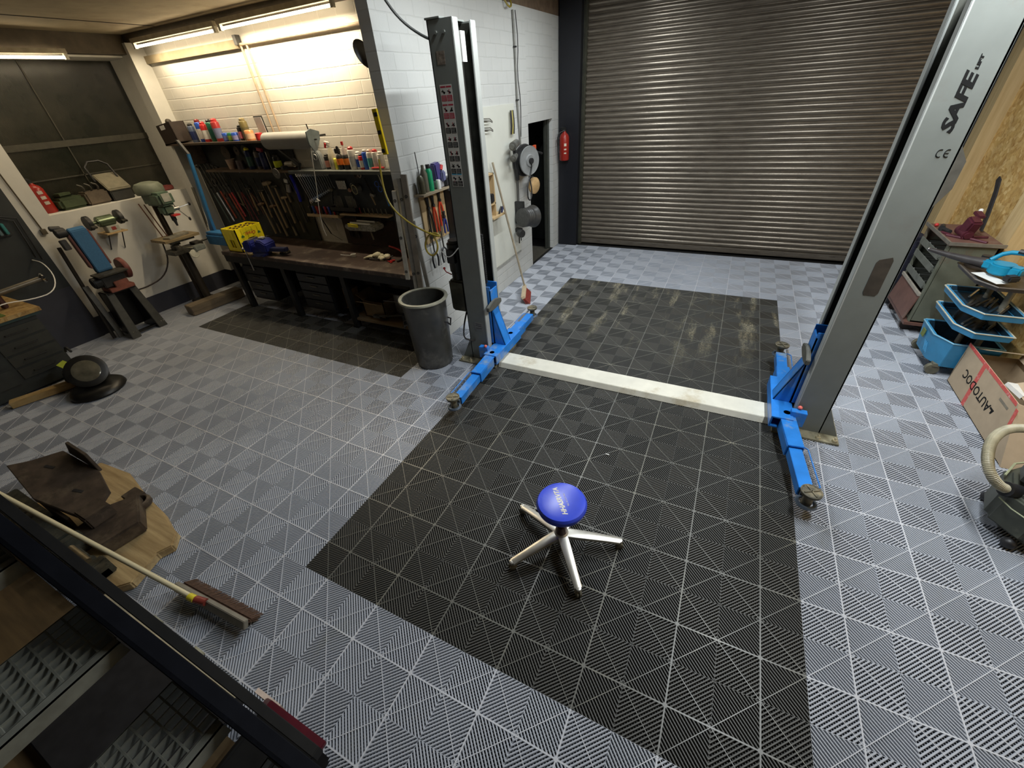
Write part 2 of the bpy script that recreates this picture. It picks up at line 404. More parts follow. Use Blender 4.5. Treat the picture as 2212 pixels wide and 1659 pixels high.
# shutter wall
wall('wall_front',mat('shutter surround',(.05,.052,.055),.7,0,.2),(-.92,-.46,6.99,7.2,0,3.75),(4.02,4.75,6.99,7.2,0,3.75),(-.46,4.02,7.03,7.2,0,3.75))
wall('trim_9',mat('anthracite steel post',(.014,.015,.020),.45,.2,.12,6),(-.77,-.44,6.76,6.99,0,3.75))
# OSB wall on the right
osb=osb_mat('osb board',1.15)
wall('wall_right',osb,(4.52,4.6,-1.5,7.0,0,3.75))
timber=wood_mat('spruce timber',(.50,.35,.16),(.64,.48,.25),2)
for i,(a,b) in enumerate(((6.52,6.76),(4.74,4.98),(2.9,3.12),(1.0,1.22))):
    wall('trim_%d'%(10+i),timber,(4.38,4.52,a,b,0,3.75))
wall('wall_near',mat('brown rear wall',(.16,.13,.10),.85,0,.2,4),(-6.05,4.75,-4.3,-4.2,0,3.8))
# side room behind the doorway
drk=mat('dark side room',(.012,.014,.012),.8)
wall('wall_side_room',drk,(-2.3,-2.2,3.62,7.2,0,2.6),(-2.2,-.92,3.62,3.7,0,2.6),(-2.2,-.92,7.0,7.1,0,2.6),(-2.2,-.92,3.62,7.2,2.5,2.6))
chk,nt,b_=nodes('checker plate'); vo=N(nt,'ShaderNodeTexVoronoi'); vo.inputs['Scale'].default_value=26; vo.inputs['Randomness'].default_value=.15; nt.links.new(coords(nt,(1,1.4,1),(0,0,.78)),vo.inputs['Vector'])
c=ramp(nt,vo.outputs['Distance'],[(.25,(.42,.40,.33)),(.4,(.16,.15,.12))]); nt.links.new(c,b_.inputs['Base Color']); b_.inputs['Metallic'].default_value=.5; b_.inputs['Roughness'].default_value=.4
wall('trim_14',chk,(-2.0,-.86,5.6,6.52,-.01,.006))
doorm=mat('dark green door frame',(.05,.055,.045),.5,.3)
o=MB().bx(-.93,-.86,6.45,6.53,0,2.03).bx(-.905,-.875,6.40,6.45,0,2.03); struct(o.obj('door_1',doorm))
# ---- roller shutter ----
shm,nt,b_=nodes('roller shutter steel')
v=coords(nt,(.6,1,6)); f=noise(nt,v,6,6,.7)
c=ramp(nt,f,[(.25,(.12,.10,.08)),(.6,(.23,.20,.16)),(.9,(.30,.265,.21))]); 
f2=noise(nt,coords(nt,(1.2,1,8)),3,5,.7); c=mix(nt,ramp(nt,f2,[(.58,(0,0,0)),(.75,(.7,.7,.7))]),c,(.10,.075,.05))
nt.links.new(c,b_.inputs['Base Color']); b_.inputs['Metallic'].default_value=.6; b_.inputs['Roughness'].default_value=.32
o=MB(); x0,x1=-.39,4.0; P=.075; prof=[]
z=.10
while z<3.72:
    for t,dy in ((.0,.0),(.12,.010),(.30,.0165),(.50,.018),(.70,.014),(.84,.005),(.90,-.002),(.97,-.002)): prof.append((6.935-dy,z+t*P))
    z+=P
vs=[(x0,y,z) for y,z in prof]+[(x1,y,z) for y,z in prof]; n=len(prof)
o.add(vs,[(i,i+1,n+i+1,n+i) for i in range(n-1)])
o.add([(x0,6.96,.1),(x1,6.96,.1),(x1,6.96,3.72),(x0,6.96,3.72)],[(0,1,2,3)])
o.bx(x0,x1,6.915,6.955,.02,.10)
for i in range(22): o.bx(x0+.1+i*.2,x0+.17+i*.2,6.908,6.916,.075,.088)
sh=struct(o.obj('door_2',shm,fixn=False))
o=MB().bx(-.445,-.385,6.88,6.97,0,3.75).bx(-.41,-.395,6.86,6.89,0,3.75).bx(3.97,4.03,6.88,6.97,0,3.75)
struct(o.obj('trim_15',mat('shutter guide rail',(.07,.07,.05),.5,.4,.3)))
# ================= LAMPS =================
tube_e={}
def lamp(label,p0,p1,power,col,group,vis=18.0,z_dir=-1):
    p0=Vector(p0);p1=Vector(p1); mid=(p0+p1)/2; d=(p1-p0).normalized()
    t=thing('tube_light',label,'light',tuple(mid),group)
    key=(col,vis)
    if key not in tube_e: tube_e[key]=mat('glowing tube %d'%len(tube_e),col,.3,0,.0,emit=vis)
    MB().cyl(p0,p1,.013,n=10).obj('tube',tube_e[key],t)
    up=Vector((0,0,1)); side=d.cross(up)
    b=MB(); c0=p0-d*.04+up*.055; c1=p1+d*.04+up*.055
    vs=[c+side*a+up*h for c in (c0,c1) for a,h in ((-.025,-.02),(.025,-.02),(.025,.025),(-.025,.025))]
    b.add(vs,[(0,1,2,3),(7,6,5,4),(0,4,5,1),(1,5,6,2),(2,6,7,3),(3,7,4,0)])
    b.obj('housing',mat('lamp housing',(.32,.28,.20),.5,.1),t)
    for q,e in ((p0,-1),(p1,1)):
        MB().box(tuple(q+d*e*.02+up*.015),(.035,.035,.07)).obj('socket',mat('lamp socket',(.5,.48,.4),.5),t)
    ld=bpy.data.lights.new('tube_glow','AREA'); ld.shape='RECTANGLE'; ld.size=(p1-p0).length; ld.size_y=.05; ld.energy=power; ld.color=col; ld.spread=PI
    lo=bpy.data.objects.new('tube_glow',ld); C.objects.link(lo)
    zl=Vector((0,0,1)); x=d; y=zl.cross(x)
    lo.matrix_world=Matrix(((x[0],y[0],zl[0],0),(x[1],y[1],zl[1],0),(x[2],y[2],zl[2],0),(0,0,0,1)))
    lo.location=mid-up*.03
    return t
lamp('long warm tube light left of the two above the workbench',(-5.10,3.28,3.17),(-3.52,3.28,3.17),ALC_POWER*.5,WARM,'tube lights above the workbench')
lamp('long warm tube light right of the two above the workbench',(-3.38,3.28,3.175),(-1.75,3.28,3.18),ALC_POWER*1.15,WARM,'tube lights above the workbench')
lamp('warm tube light under the ceiling along the far left wall',(-5.33,1.1,3.05),(-5.33,2.57,3.07),LEFT_POWER,WARM,'tube lights on the left ceiling beam')
for x,y0,k,l in ((.45,2.35,.62,'cool tube light over the left lift post'),(3.0,1.25,1.15,'cool tube light near the right wall before the right lift post'),(3.0,2.95,.7,'cool tube light beyond the right lift post'),(.45,4.5,.4,'cool tube light over the floor beside the side room doorway')):
    lamp(l,(x,y0,3.45),(x,y0+1.45,3.45),BAY_POWER*k,COOL,'cool tube lights over the lift')
# ================= LIFT =================
postm=mat('lift post grey',(.185,.20,.185),.6,0,.08,6,stain=(.17,.165,.15),stain_amt=.12)
lipm=mat('lift post lit edge',(.42,.44,.42),.4,.05,.08,6)  # lips paler than the column: the light on them is put into the colour
inner=mat('dark channel inside',(.07,.072,.06),.6,.3,.4,9,stain=(.02,.02,.015),stain_amt=.5)  # channel inside much darker than the column, with random darker blotches
rubber=mat('worn rubber pad',(.10,.095,.07),.7,0,.4,30,stain=(.26,.22,.14),stain_amt=.5,bmp=.5)
bluearm=mat('scuffed blue arm',(.025,.22,.70),.32,0,.15,9,stain=(.28,.34,.33),stain_amt=.2)
gold=mat('plated pin',(.62,.55,.38),.35,.7,.15)
def post(label,X0,sg,Y0,Y1):
    """sg=+1: channel open towards +x; X0 = outer face x"""
    t=thing('lift_post',label,'car lift',(X0,(Y0+Y1)/2,0),'posts of the car lift')
    W=.22; X1=X0+sg*W; H=2.87
    def b(o,xa,xb,*r,m=0): o.bx(min(xa,xb),max(xa,xb),*r,m)
    c=MB(); b(c,X0,X0+sg*.012,Y0,Y1,0,H); b(c,X0,X1,Y0,Y0+.012,0,H); b(c,X0,X1,Y1-.012,Y1,0,H)
    c.prism([(X0+sg*.004,.018),(X0-sg*.115,.018),(X0+sg*.004,.27)],1,Y0,Y0+.012)
    c.obj('column',postm,t,bevel=.002)
    l=MB(); b(l,X1-sg*.012,X1+sg*.002,Y0-.001,Y0+.075,.02,H); b(l,X1-sg*.012,X1+sg*.002,Y1-.075,Y1+.001,.02,H); l.obj('lip',lipm,t,bevel=.003)
    i=MB(); b(i,X0+sg*.012,X0+sg*.016,Y0+.013,Y1-.013,.02,H-.01); b(i,X0+sg*.014,X1-sg*.014,Y0+.012,Y0+.015,.02,H-.01); b(i,X0+sg*.014,X1-sg*.014,Y1-.015,Y1-.012,.02,H-.01); i.obj('inner_lining',inner,t)
    cp=MB(); b(cp,X0-sg*.008,X0+sg*.12,Y0-.01,Y1+.01,H,H+.012); cp.obj('top_plate',postm,t,bevel=.002)
    for dx in (.045,.115): MB().cyl((X0+sg*(dx+.03),Y0-.014,H-.075),(X0+sg*(dx+.03),Y0,H-.075),.012,n=6).obj('bolt',postm,t)
    bp=MB(); b(bp,X0-sg*.12,X0+sg*.34,Y0-.1,Y1+.1,.0,.018); bp.obj('base_plate',mat('worn base plate',(.27,.25,.17),.55,.3,.4,14,stain=(.11,.09,.05),stain_amt=.5),t,bevel=.002)
    for dx,dy in ((-.09,-.07),(.02,-.075),(-.09,.07)):
        yy=(Y0 if dy<0 else Y1)+dy
        MB().cyl((X0+sg*dx,yy,.018),(X0+sg*dx,yy,.036),.018,n=6).cyl((X0+sg*dx,yy,.03),(X0+sg*dx,yy,.055),.008,n=8).obj('anchor_bolt',gold,t)
    ch=MB().cyl((X0+sg*.13,(Y0+Y1)/2+.02,.3),(X0+sg*.13,(Y0+Y1)/2+.02,H-.15),.033,n=14); ch.obj('hydraulic_ram',mat('dark ram tube',(.06,.06,.055),.35,.6),t)
    # chain / cables
    MB().tube([(X1-sg*.02,Y0+.09,.35),(X1-sg*.02,Y0+.095,H-.05)],.004,6).tube([(X1-sg*.03,Y0+.11,.8),(X1-sg*.03,Y0+.11,H-.05)],.003,6).obj('steel_cable',steel,t)
    cc=MB()
    for k in range(22): cc.box((X1-sg*.045,Y0+.16,.86+k*.022),(.03,.03,.017))
    cc.obj('lifting_chain',dark,t)
    # carriage
    ym=(Y0+Y1)/2; a=X1-sg*.03; e=X1+sg*.035
    k=MB(); b(k,X0+sg*.09,e,Y0+.085,Y0+.097,.2,.84); b(k,X0+sg*.09,e,Y1-.097,Y1-.085,.2,.84); b(k,e-sg*.012,e,Y0+.085,Y1-.085,.2,.80)
    k.prism([(e,.19),(e+sg*.12,.19),(e+sg*.0,.58)],1,Y0+.10,Y0+.115); k.prism([(e,.19),(e+sg*.12,.19),(e,.58)],1,Y1-.115,Y1-.10)
    vs=[(e,Y0+.10,.58),(e,Y1-.10,.58),(e+sg*.12,Y1-.10,.19),(e+sg*.12,Y0+.10,.19)]; k.add(vs+[(x-sg*.01,y,z) for x,y,z in vs],[(0,1,2,3),(7,6,5,4),(0,3,7,4),(1,5,6,2),(2,6,7,3),(0,4,5,1)])
    k.obj('carriage',bluearm,t,bevel=.002)
    yk=MB(); b(yk,e-sg*.02,e+sg*.13,Y0-.14,Y1+.14,.085,.10); b(yk,e-sg*.02,e+sg*.13,Y0-.14,Y1+.14,.175,.19); b(yk,e+sg*.118,e+sg*.13,Y0-.14,Y1+.14,.10,.175); b(yk,e-sg*.02,e-sg*.008,Y0-.14,Y1+.14,.10,.175)
    b(yk,X1-sg*.07,e-sg*.0,Y0-.085,Y0-.03,.10,.23)
    yk.obj('arm_yoke',bluearm,t,bevel=.002)
    dp=MB(); n=14; P_=[]
    for q in range(n+1):
        u=q/n; P_.append((Y0-.02+u*.28+(.0),.66+.035*math.sin(PI*u)))
    for q in range(n,-1,-1):
        u=q/n; P_.append((Y0-.02+u*.28,.62-.02*math.sin(PI*u)))
    dp.prism([(y,z) for y,z in P_],0,e+sg*.0,e+sg*.03); dp.obj('door_guard',mat('black rubber guard',(.10,.10,.085),.6,0,.3),t,bevel=.004)
    return t,e,ym
def arm(t,P,Q,sg,far):
    """telescopic arm from pivot P to pad Q"""
    P=Vector(P);Q=Vector(Q); d=(Q-P); L=d.length; d.normalize(); s=Vector((-d.y,d.x,0))
    M=Matrix(((d.x,s.x,0,P.x),(d.y,s.y,0,P.y),(0,0,1,0),(0,0,0,1)))
    def mk(o,name,m,bev=.0025,par=t,**k): o.xf(M); return o.obj(name,m,par,bevel=bev,**k)
    l1=L*.46
    a=MB(); hb=.055
    a.prism([(-.02,-hb),(l1,-hb*.95),(l1,hb*.95),(-.02,hb),(-.06,hb*.6),(-.075,0),(-.06,-hb*.6)],2,.168,.182)
    a.bx(.08,l1,-hb,-hb+.01,.075,.17); a.bx(.08,l1,hb-.01,hb,.075,.17)
    A=mk(a,'arm',bluearm)
    x=MB(); x.bx(l1*.5,L-.07,-.043,-.034,.085,.158); x.bx(l1*.5,L-.07,.034,.043,.085,.158); x.bx(l1*.5,L-.07,-.043,.043,.15,.159); x.bx(l1*.5,L-.07,-.043,.043,.083,.09)
    mk(x,'arm_extension',bluearm)
    y=MB().ring((L,0,.10),.052,.013,m=0,k=6).bx(L-.1,L-.05,-.03,.03,.09,.14); mk(y,'pad_fork',mat('grey blue fork',(.12,.16,.22),.4,.3),0)
    p=MB().lathe([(.03,.085),(.03,.19),(.024,.19)],(L,0,0),n=20); p.lathe([(.03,.18),(.058,.19),(.062,.20),(.062,.212),(.056,.216),(.05,.210),(.0,.210)],(L,0,0),n=28)
    for q in range(4):
        aa=q*PI/2+.4; p.box((L+.026*math.cos(aa),.026*math.sin(aa),.213),(.044,.009,.008),(0,0,aa))
    mk(p,'lifting_pad',rubber,0)
    pin=MB().cyl((0,0,.18),(0,0,.19),.026,n=20); mk(pin,'pivot_pin',gold,0)
    r=MB().ring((0,0,.184),.042,.005,k=6); mk(r,'lock_ring',dark,0)
    kx=-.02; sy=.075*(1 if (sg>0)==(d.y<0) else -1)*-1
    kn=MB().tube([(0,sy*.6,.185),(-.01,sy,.195),(-.01,sy,.235)],.006,6); mk(kn,'lock_lever',steel,0)
    kb=MB().ball((-.01,sy,.245),.017,10); mk(kb,'lock_knob',mat('faded red knob',(.75,.16,.13),.4),0)
    g=MB(); gy=.082 if sy>0 else -.082
    g.tube([(l1*.9,gy*.6,.16),(l1*.98,gy,.16),(L-.1,gy,.16),(L-.08,gy*.6,.16)],.005,6); mk(g,'foot_guard',mat('blue rod',(.05,.22,.62),.4),0)
    sp=MB(); 
    for q in range(26): sp.ring((l1+.04+q*.0135,gy*.72,.15),.008,.0022,(1,0,0),8,4)
    mk(sp,'return_spring',steel,0)
t1,e1,ym1=post('left grey lift post with a strip of warning stickers beside the black bin',-.25,1,2.60,2.93)
arm(t1,(.055,2.52),(.10,1.68),1,False); arm(t1,(.055,2.97),(.04,3.62),1,True)
t2,e2,ym2=post('right grey lift post with black lettering running up it beside the tool trolleys',3.02,-1,2.55,2.88)
arm(t2,(2.745,2.50),(2.84,1.66),-1,False); arm(t2,(2.745,2.92),(2.745,3.60),-1,True)
# sticker strip on the left post
stw=mat('sticker white',(.62,.62,.58),.45,0,.05); stk=mat('sticker black',(.010,.010,.010),.8,spec=.2); strd=mat('sticker red',(.45,.03,.06),.5); stb=mat('sticker blue',(.10,.40,.60),.5)
o=MB(); Yf=2.598; xs0,xs1=-.207,-.098
segs=[(2.475,'r'),(2.36,'r'),(2.26,'r0'),(2.16,'k'),(2.06,'k'),(1.965,'k'),(1.87,'b')]
o.bx(xs0,xs1,Yf,Yf+.001,1.775,2.49)
rr=random.Random(3)
for z,c in segs:
    for k in range(2):
        xa=xs0+.006+k*.052; xb=xa+.046
        if c in('r','b'): o.bx(xa,xb,Yf-.0006,Yf,z-.004,z+.006,2 if c=='r' else 3)
        col=2 if c=='r' else 1
        o.bx(xa,xb,Yf-.0006,Yf,z-.09,z-.052,col)
        for q in range(4): o.bx(xa+.003,xb-.003-.008*rr.random(),Yf-.0008,Yf,z-.058-q*.008,z-.060-q*.008,0)
        cx=(xa+xb)/2; o.box((cx,Yf,z-.03),(.034,.0012,.006),(0,rr.uniform(-.8,.8),0),1); o.box((cx,Yf,z-.03),(.006,.0012,.03),(0,rr.uniform(-.5,.5),0),rr.choice((1,1,2))); o.box((cx+.008,Yf,z-.036),(.012,.0012,.012),(0,.4,0),1)
o.bx(xs0+.006,xs0+.05,Yf-.0006,Yf,1.845-.06,1.845-.042,1); o.box((xs0+.028,Yf,1.82),(.003,.0012,.03),(0,.5,0),2)
for q in range(8): o.bx(xs0+.058,xs0+.1,Yf-.0006,Yf,1.84-q*.007,1.8405-q*.007,1)
o.obj('sticker_strip',[stw,stk,strd,stb],t1,smooth=False)
MB().bx(-.198,-.125,Yf-.0005,Yf+.001,2.61,2.69).obj('silver_sticker',mat('mottled foil sticker',(.42,.36,.30),.3,.5,.5,40),t1)
MB().bx(-.055,-.0315,2.70,2.76,2.62,2.80).obj('white_label',white,t1)
# type plate
o=MB().bx(-.17,-.075,Yf-.0005,Yf+.001,.38,.47,0)
for z in (.40,.43,.45): o.bx(-.155,-.09,Yf-.001,Yf,z,z+.004,1)
o.obj('type_plate',[mat('worn plate',(.20,.20,.19),.5),stk],t1)
# lettering on right post
Yr=2.5485; o=MB()
text_mesh(o,'SAFE',.072,frame((2.925,Yr,2.212),(.0,0,1),(-1,0,0)),bold=.003,shear=.3,sx=1.62)
o.obj('lettering',stk,t2,smooth=False)
o=MB(); text_mesh(o,'LIFT',.018,frame((2.93,Yr,2.385),(0,0,1),(-1,0,0)),bold=.001,shear=.2,sx=1.7); o.obj('small_lettering',stk,t2,smooth=False)
o=MB()
for cx in (2.942,2.974):
    pts=[(cx+.014*math.cos(a),Yr,2.0+.018*math.sin(a)) for a in [PI*.35+i*PI*1.3/10 for i in range(11)]]
    o.tube(pts,.0022,4)
o.tube([(2.960,Yr,2.0),(2.978,Yr,2.0)],.002,4)
o.obj('ce_mark',stk,t2)
# hole in the right post with rounded corners (recess plate)
pl=[(2.895,1.42),(2.955,1.44),(2.965,1.42),(2.965,1.21),(2.955,1.19),(2.895,1.19),(2.885,1.21),(2.885,1.40)]
MB().prism(pl,1,Yr-.001,Yr+.002).obj('service_opening',mat('dark opening',(.05,.04,.03),.7,0,.3),t2)
MB().prism([(3.03,2.0),(3.07,2.01),(3.115,1.94),(3.115,1.80),(3.05,1.66),(3.025,1.66)],1,2.7,2.715).obj('side_plate',mat('grey side plate',(.12,.115,.10),.5,.2),t2)
# crossbeam on the floor
bm_=mat('scuffed white cover',(.66,.64,.55),.5,0,.1,7,stain=(.46,.40,.28),stain_amt=.22)
t=thing('floor_beam','long flat white steel cover on the floor between the two lift posts','cover plate',(1.4,2.66,0))
MB().prism([(2.54,.002),(2.565,.055),(2.775,.055),(2.80,.002)],0,.10,2.70).obj('cover',bm_,t,bevel=.003)
MB().bx(.02,.10,2.57,2.77,.002,.03).obj('end_plate',dark,t)
# hydraulic power unit on the outside of left post
t=thing('power_unit','dark hydraulic power unit with a square oil tank on the left lift post','pump',(-.36,2.75,.5))
o=MB().prism([(-.46,.54),(-.27,.54),(-.27,.88),(-.46,.88)],1,2.645,2.86); o.obj('oil_tank',mat('oily steel tank',(.12,.115,.085),.35,.5,.35,8,stain=(.30,.27,.18),stain_amt=.2),t,bevel=.02)
MB().cyl((-.37,2.74,.88),(-.37,2.74,.96),.075,n=20).cyl((-.37,2.74,.96),(-.37,2.74,1.24),.085,n=24).cyl((-.37,2.74,1.24),(-.37,2.74,1.27),.07,n=20).obj('motor',mat('black motor',(.035,.035,.03),.4,.3,.3),t,bevel=.004)
o=MB().box((-.37,2.65,1.13),(.09,.05,.13)); o.obj('switch_box',black,t,bevel=.005)
MB().tube([(-.42,2.68,.93),(-.47,2.66,.96),(-.48,2.65,.99)],.006,6).ball((-.48,2.65,1.0),.013).obj('release_lever',redp,t)
MB().tube([(-.30,2.68,.54),(-.32,2.62,.40),(-.28,2.52,.30),(-.22,2.56,.26),(-.19,2.597,.25)],.009,8,smooth=2).obj('oil_hose',black,t)
MB().tube([(-.44,2.6,1.19),(-.36,2.56,1.15),(-.30,2.56,1.17),(-.24,2.597,1.24)],.005,6,smooth=2).obj('grey_cable',mat('light grey cable',(.5,.5,.48),.5),t)
MB().bx(-.30,-.252,2.68,2.76,.9,1.2).obj('bracket',dark,t)
# ================= STOOL =================
t=thing('rolling_stool','round blue seated workshop stool on four polished metal legs with castors','stool',(1.46,.82,0))
seatm=mat('glossy blue vinyl',(.035,.07,.62),.28,0,.12,10,stain=(.10,.16,.75),stain_amt=.3)
cx,cy,zs=1.457,.805,.42
al=mat('polished aluminium',(.62,.60,.54),.32,.75,.12,10)
MB().lathe([(.12,.0),(.143,.012),(.150,.035),(.148,.05),(.140,.062),(.11,.068),(.0,.068)],(cx,cy,zs-.05),n=40).obj('seat',seatm,t)
MB().ring((cx,cy,zs-.005),.147,.003,k=6,n=40).obj('seat_piping',mat('dark blue edge',(.02,.04,.35),.4),t)
MB().cyl((cx,cy,.12),(cx,cy,.37),.026,.02,n=18).cyl((cx,cy,.08),(cx,cy,.2),.04,.033,n=18).obj('gas_column',mat('maroon black column',(.05,.02,.02),.4),t)
MB().tube([(cx-.02,cy-.0,.355),(cx-.11,cy-.055,.33),(cx-.14,cy-.06,.35)],.006,6,smooth=1).obj('height_lever',black,t)
hub=MB().lathe([(.052,.07),(.056,.10),(.045,.135),(.036,.145)],(cx,cy,0),n=24).obj('hub',al,t)
ends=[(1.13,.93),(1.24,.53),(1.66,.535),(1.80,.93),(1.47,1.14)]
for ex,ey in ends:
    d=Vector((ex-cx,ey-cy,0)); L=d.length; d.normalize(); s=Vector((-d.y,d.x,0)); n=10; o=MB(); vs=[]
    for i in range(n+1):
        u=i/n; wd=.027+.004*math.cos(PI*u); r=.035+u*(L-.035); zt=.135-.055*u**1.2; th=.032-.012*u
        p=Vector((cx,cy,0))+d*r
        for a,zz in ((-wd,zt-th),(-wd,zt-.004),(-wd*.7,zt),(wd*.7,zt),(wd,zt-.004),(wd,zt-th)): vs.append(p+s*a+Vector((0,0,zz)))
    fs=[(i*6+j,i*6+(j+1)%6,(i+1)*6+(j+1)%6,(i+1)*6+j) for i in range(n) for j in range(6)]+[(5,4,3,2,1,0),tuple(n*6+j for j in range(6))]
    o.add(vs,fs); e=Vector((cx,cy,0))+d*L; o.lathe([(.017,.058),(.017,.078),(.012,.080)],tuple(e+Vector((0,0,0))),n=14)
    lg=o.obj('leg',al,t)
    q=MB(); c=e+Vector((0,0,.026)); ax=s
    q.lathe([(.018,-.018),(.026,-.013),(.026,-.004),(.018,-.002),(.018,.002),(.026,.004),(.026,.013),(.018,.018)],tuple(c),tuple(ax),18).cyl(tuple(e+Vector((0,0,.045))),tuple(e+Vector((0,0,.062))),.008,n=8)
    q.obj('castor',mat('grey castor',(.16,.15,.11),.5,.2),lg)
o=MB(); dx_,up_=(-.62,.78,0),(-.78,-.62,0)
text_mesh(o,'HHASRVTA',.040,frame((cx-.006,cy-.006,zs+.0185),dx_,up_),bold=.0015,shear=.3,ext=.0004,sx=1.0)
text_mesh(o,'TEC SCOUT INC',.013,frame((cx+.022,cy+.018,zs+.0185),dx_,up_),ext=.0004)
o.obj('seat_print',mat('worn white print',(.75,.72,.62),.5),t,smooth=False)
NTH=['first','second','third','fourth','fifth','sixth','seventh','eighth','ninth','tenth','eleventh','twelfth','thirteenth','fourteenth','fifteenth','sixteenth','seventeenth','eighteenth']
# ================= WORKBENCH ALCOVE =================
BZ=.85
topm=dusty_mat('stained bench top',(.055,.035,.028),(.36,.31,.25),.5,.5,.75,5,(1,1,1),25)
bdark=mat('black bench frame',(.012,.012,.013),.55,.1,.3)
t=thing('workbench','long dark stained workbench with black drawer units along the white block wall','workbench',(-2.65,3.1,0))
o=MB().bx(-4.30,-.95,2.70,3.48,BZ-.05,BZ); o.obj('worktop',[topm],t,bevel=.004)
MB().bx(-4.28,-.96,2.705,2.73,BZ-.14,BZ-.05).obj('apron',bdark,t)
for x in (-4.22,-3.19,-2.12,-1.03):
    MB().bx(x-.035,x+.035,2.74,2.81,0,BZ-.05).obj('leg',bdark,t); MB().bx(x-.035,x+.035,3.38,3.45,0,BZ-.05).obj('leg',bdark,t)
MB().bx(-2.15,-1.0,2.76,3.40,.11,.14).obj('lower_shelf',wood_mat('dusty shelf board',(.20,.14,.08),(.30,.22,.13),0),t)
dr=mat('dark drawer front',(.016,.018,.024),.4,.2,.2)
hl=mat('dull metal handle',(.16,.15,.12),.35,.8)
for x0,x1 in ((-4.08,-3.60),(-2.98,-2.42)):
    u=MB().bx(x0,x1,2.78,3.35,.16,BZ-.14).obj('drawer_unit',bdark,t)
    for k,z in enumerate((.60,.48,.36,.24)):
        q=MB().bx(x0+.012,x1-.012,2.762,2.782,z-.05,z+.055).obj('drawer',dr,u,bevel=.003)
        MB().box(((x0+x1)/2,2.752,z+.02),(.13,.014,.012)).obj('drawer_handle',hl,u,bevel=.003)
# shelf boards
shm=wood_mat('dark shelf wood',(.05,.035,.025),(.11,.075,.05),0)
tag(MB().bx(-5.05,-2.70,3.24,3.49,2.095,2.12).bx(-5.02,-5.0,3.24,3.49,1.85,2.095).obj('wall_shelf',shm,bevel=.002),'upper dark wooden wall shelf carrying the left row of cans','shelf')
shg=mat('grey green shelf edge',(.10,.11,.105),.5,0,.2)
tag(MB().bx(-4.75,-3.05,3.24,3.49,1.765,1.79).obj('wall_shelf',wood_mat('brown shelf wood',(.07,.045,.028),(.13,.085,.05),0),bevel=.002),'lower brown wooden wall shelf with grinding discs hanging over it','shelf')
tag(MB().bx(-3.04,-.95,3.22,3.49,1.755,1.79).obj('wall_shelf',shg,bevel=.002),'grey edged wall shelf carrying the row of spray cans','shelf')
pan=mat('black tool board',(.018,.020,.020),.6,0,.3); pan2=mat('slate tool board',(.035,.042,.048),.55,0,.2); pan3=mat('dark brown tool board',(.05,.03,.022),.6,0,.3)
tag(MB().bx(-5.30,-3.16,3.475,3.494,BZ+.005,2.09).obj('tool_board',pan,smooth=False),'large black tool board with hammers and clamps behind the yellow crate','tool board')
tag(MB().bx(-3.14,-.96,3.475,3.494,1.20,1.75).obj('tool_board',pan2,smooth=False),'slate grey tool board with wrenches under the spray can shelf','tool board')
tag(MB().bx(-2.64,-.96,3.475,3.494,BZ+.005,1.19).obj('tool_board',pan3,smooth=False),'dark brown tool board low above the right end of the workbench','tool board')
# ---- containers ----
colm={}
def pm(c,r=.35,metal=0.0):
    k=(c,r,metal)
    if k not in colm: colm[k]=mat('tone %d'%len(colm),c,r,metal,.12,30)
    return colm[k]
RED=(.55,.03,.03);BLU=(.03,.10,.50);WHT=(.72,.70,.66);GRN=(.02,.16,.09);ORN=(.80,.22,.03);BLK=(.02,.02,.02);TEAL=(.10,.42,.42);SIL=(.45,.45,.43);DRED=(.20,.02,.02);NAVY=(.02,.03,.10);OLV=(.20,.17,.07);YEL=(.85,.72,.03)
def spray(x,y,z,r,h,body,band,cap,label,name='spray_can',cat='spray can',tip=True,group='cans on the wall shelves'):
    t=thing(name,label,cat,(x,y,z),group)
    r*=1.18; h*=1.04
    MB().lathe([(r*.96,0),(r,.004),(r,h*.80),(r*.93,h*.84),(r*.6,h*.88)],(x,y,z),n=18).obj('body',pm(body,.3,.1),t)
    MB().lathe([(r+.0008,h*.14),(r+.0008,h*.58)],(x,y,z),n=18).obj('label_band',pm(band),t)
    if tip: MB().lathe([(r*.72,h*.86),(r*.70,h*.95),(r*.35,h)],(x,y,z),n=14).obj('cap',pm(cap),t)
    return t
Ys=3.35; Z2=1.79; Z1=2.12
tx=spray(-2.04,Ys,Z2,.036,.225,WHT,(.55,.56,.56),RED,'tall white can with vertical black letters and red trigger cap on the shelf')
o=MB(); 
for k,ch in enumerate('XTREM'): text_mesh(o,ch,.028,frame((-2.04,Ys-.0385,Z2+.165-k*.026),(1,0,0),(0,0,1)),bold=.001)
o.obj('lettering',stk,tx,smooth=False)
spray(-1.965,Ys+.02,Z2,.032,.175,WHT,BLU,WHT,'blue can with white shoulder next to the tall white lettered can')
spray(-1.905,Ys,Z2,.028,.155,RED,WHT,BLK,'small red and white can among the blue cans on the shelf')
spray(-1.845,Ys+.01,Z2,.033,.195,BLU,(.05,.16,.55),SIL,'tall blue can with grey cap left of the teal can')
spray(-1.77,Ys,Z2,.032,.195,WHT,TEAL,(.7,.45,.35),'white can with teal band on the shelf')
spray(-1.70,Ys+.01,Z2,.034,.195,WHT,WHT,RED,'white can with red base and red cap right of the teal can')
spray(-1.62,Ys,Z2,.033,.175,WHT,(.7,.68,.66),WHT,'white can with red base at the right end of the spray row')
MB().lathe([(.035,0),(.035,.02)],(-1.70,Ys+.01,Z2),n=18).lathe([(.034,0),(.034,.02)],(-1.62,Ys,Z2),n=18)
tag(MB().tube([(-1.735,Ys-.045,Z2+.02),(-1.56,Ys-.045,Z2+.025)],.010,8).obj('red_tube',redp),'thin red tube lying in front of the white cans at the shelf end','tube')
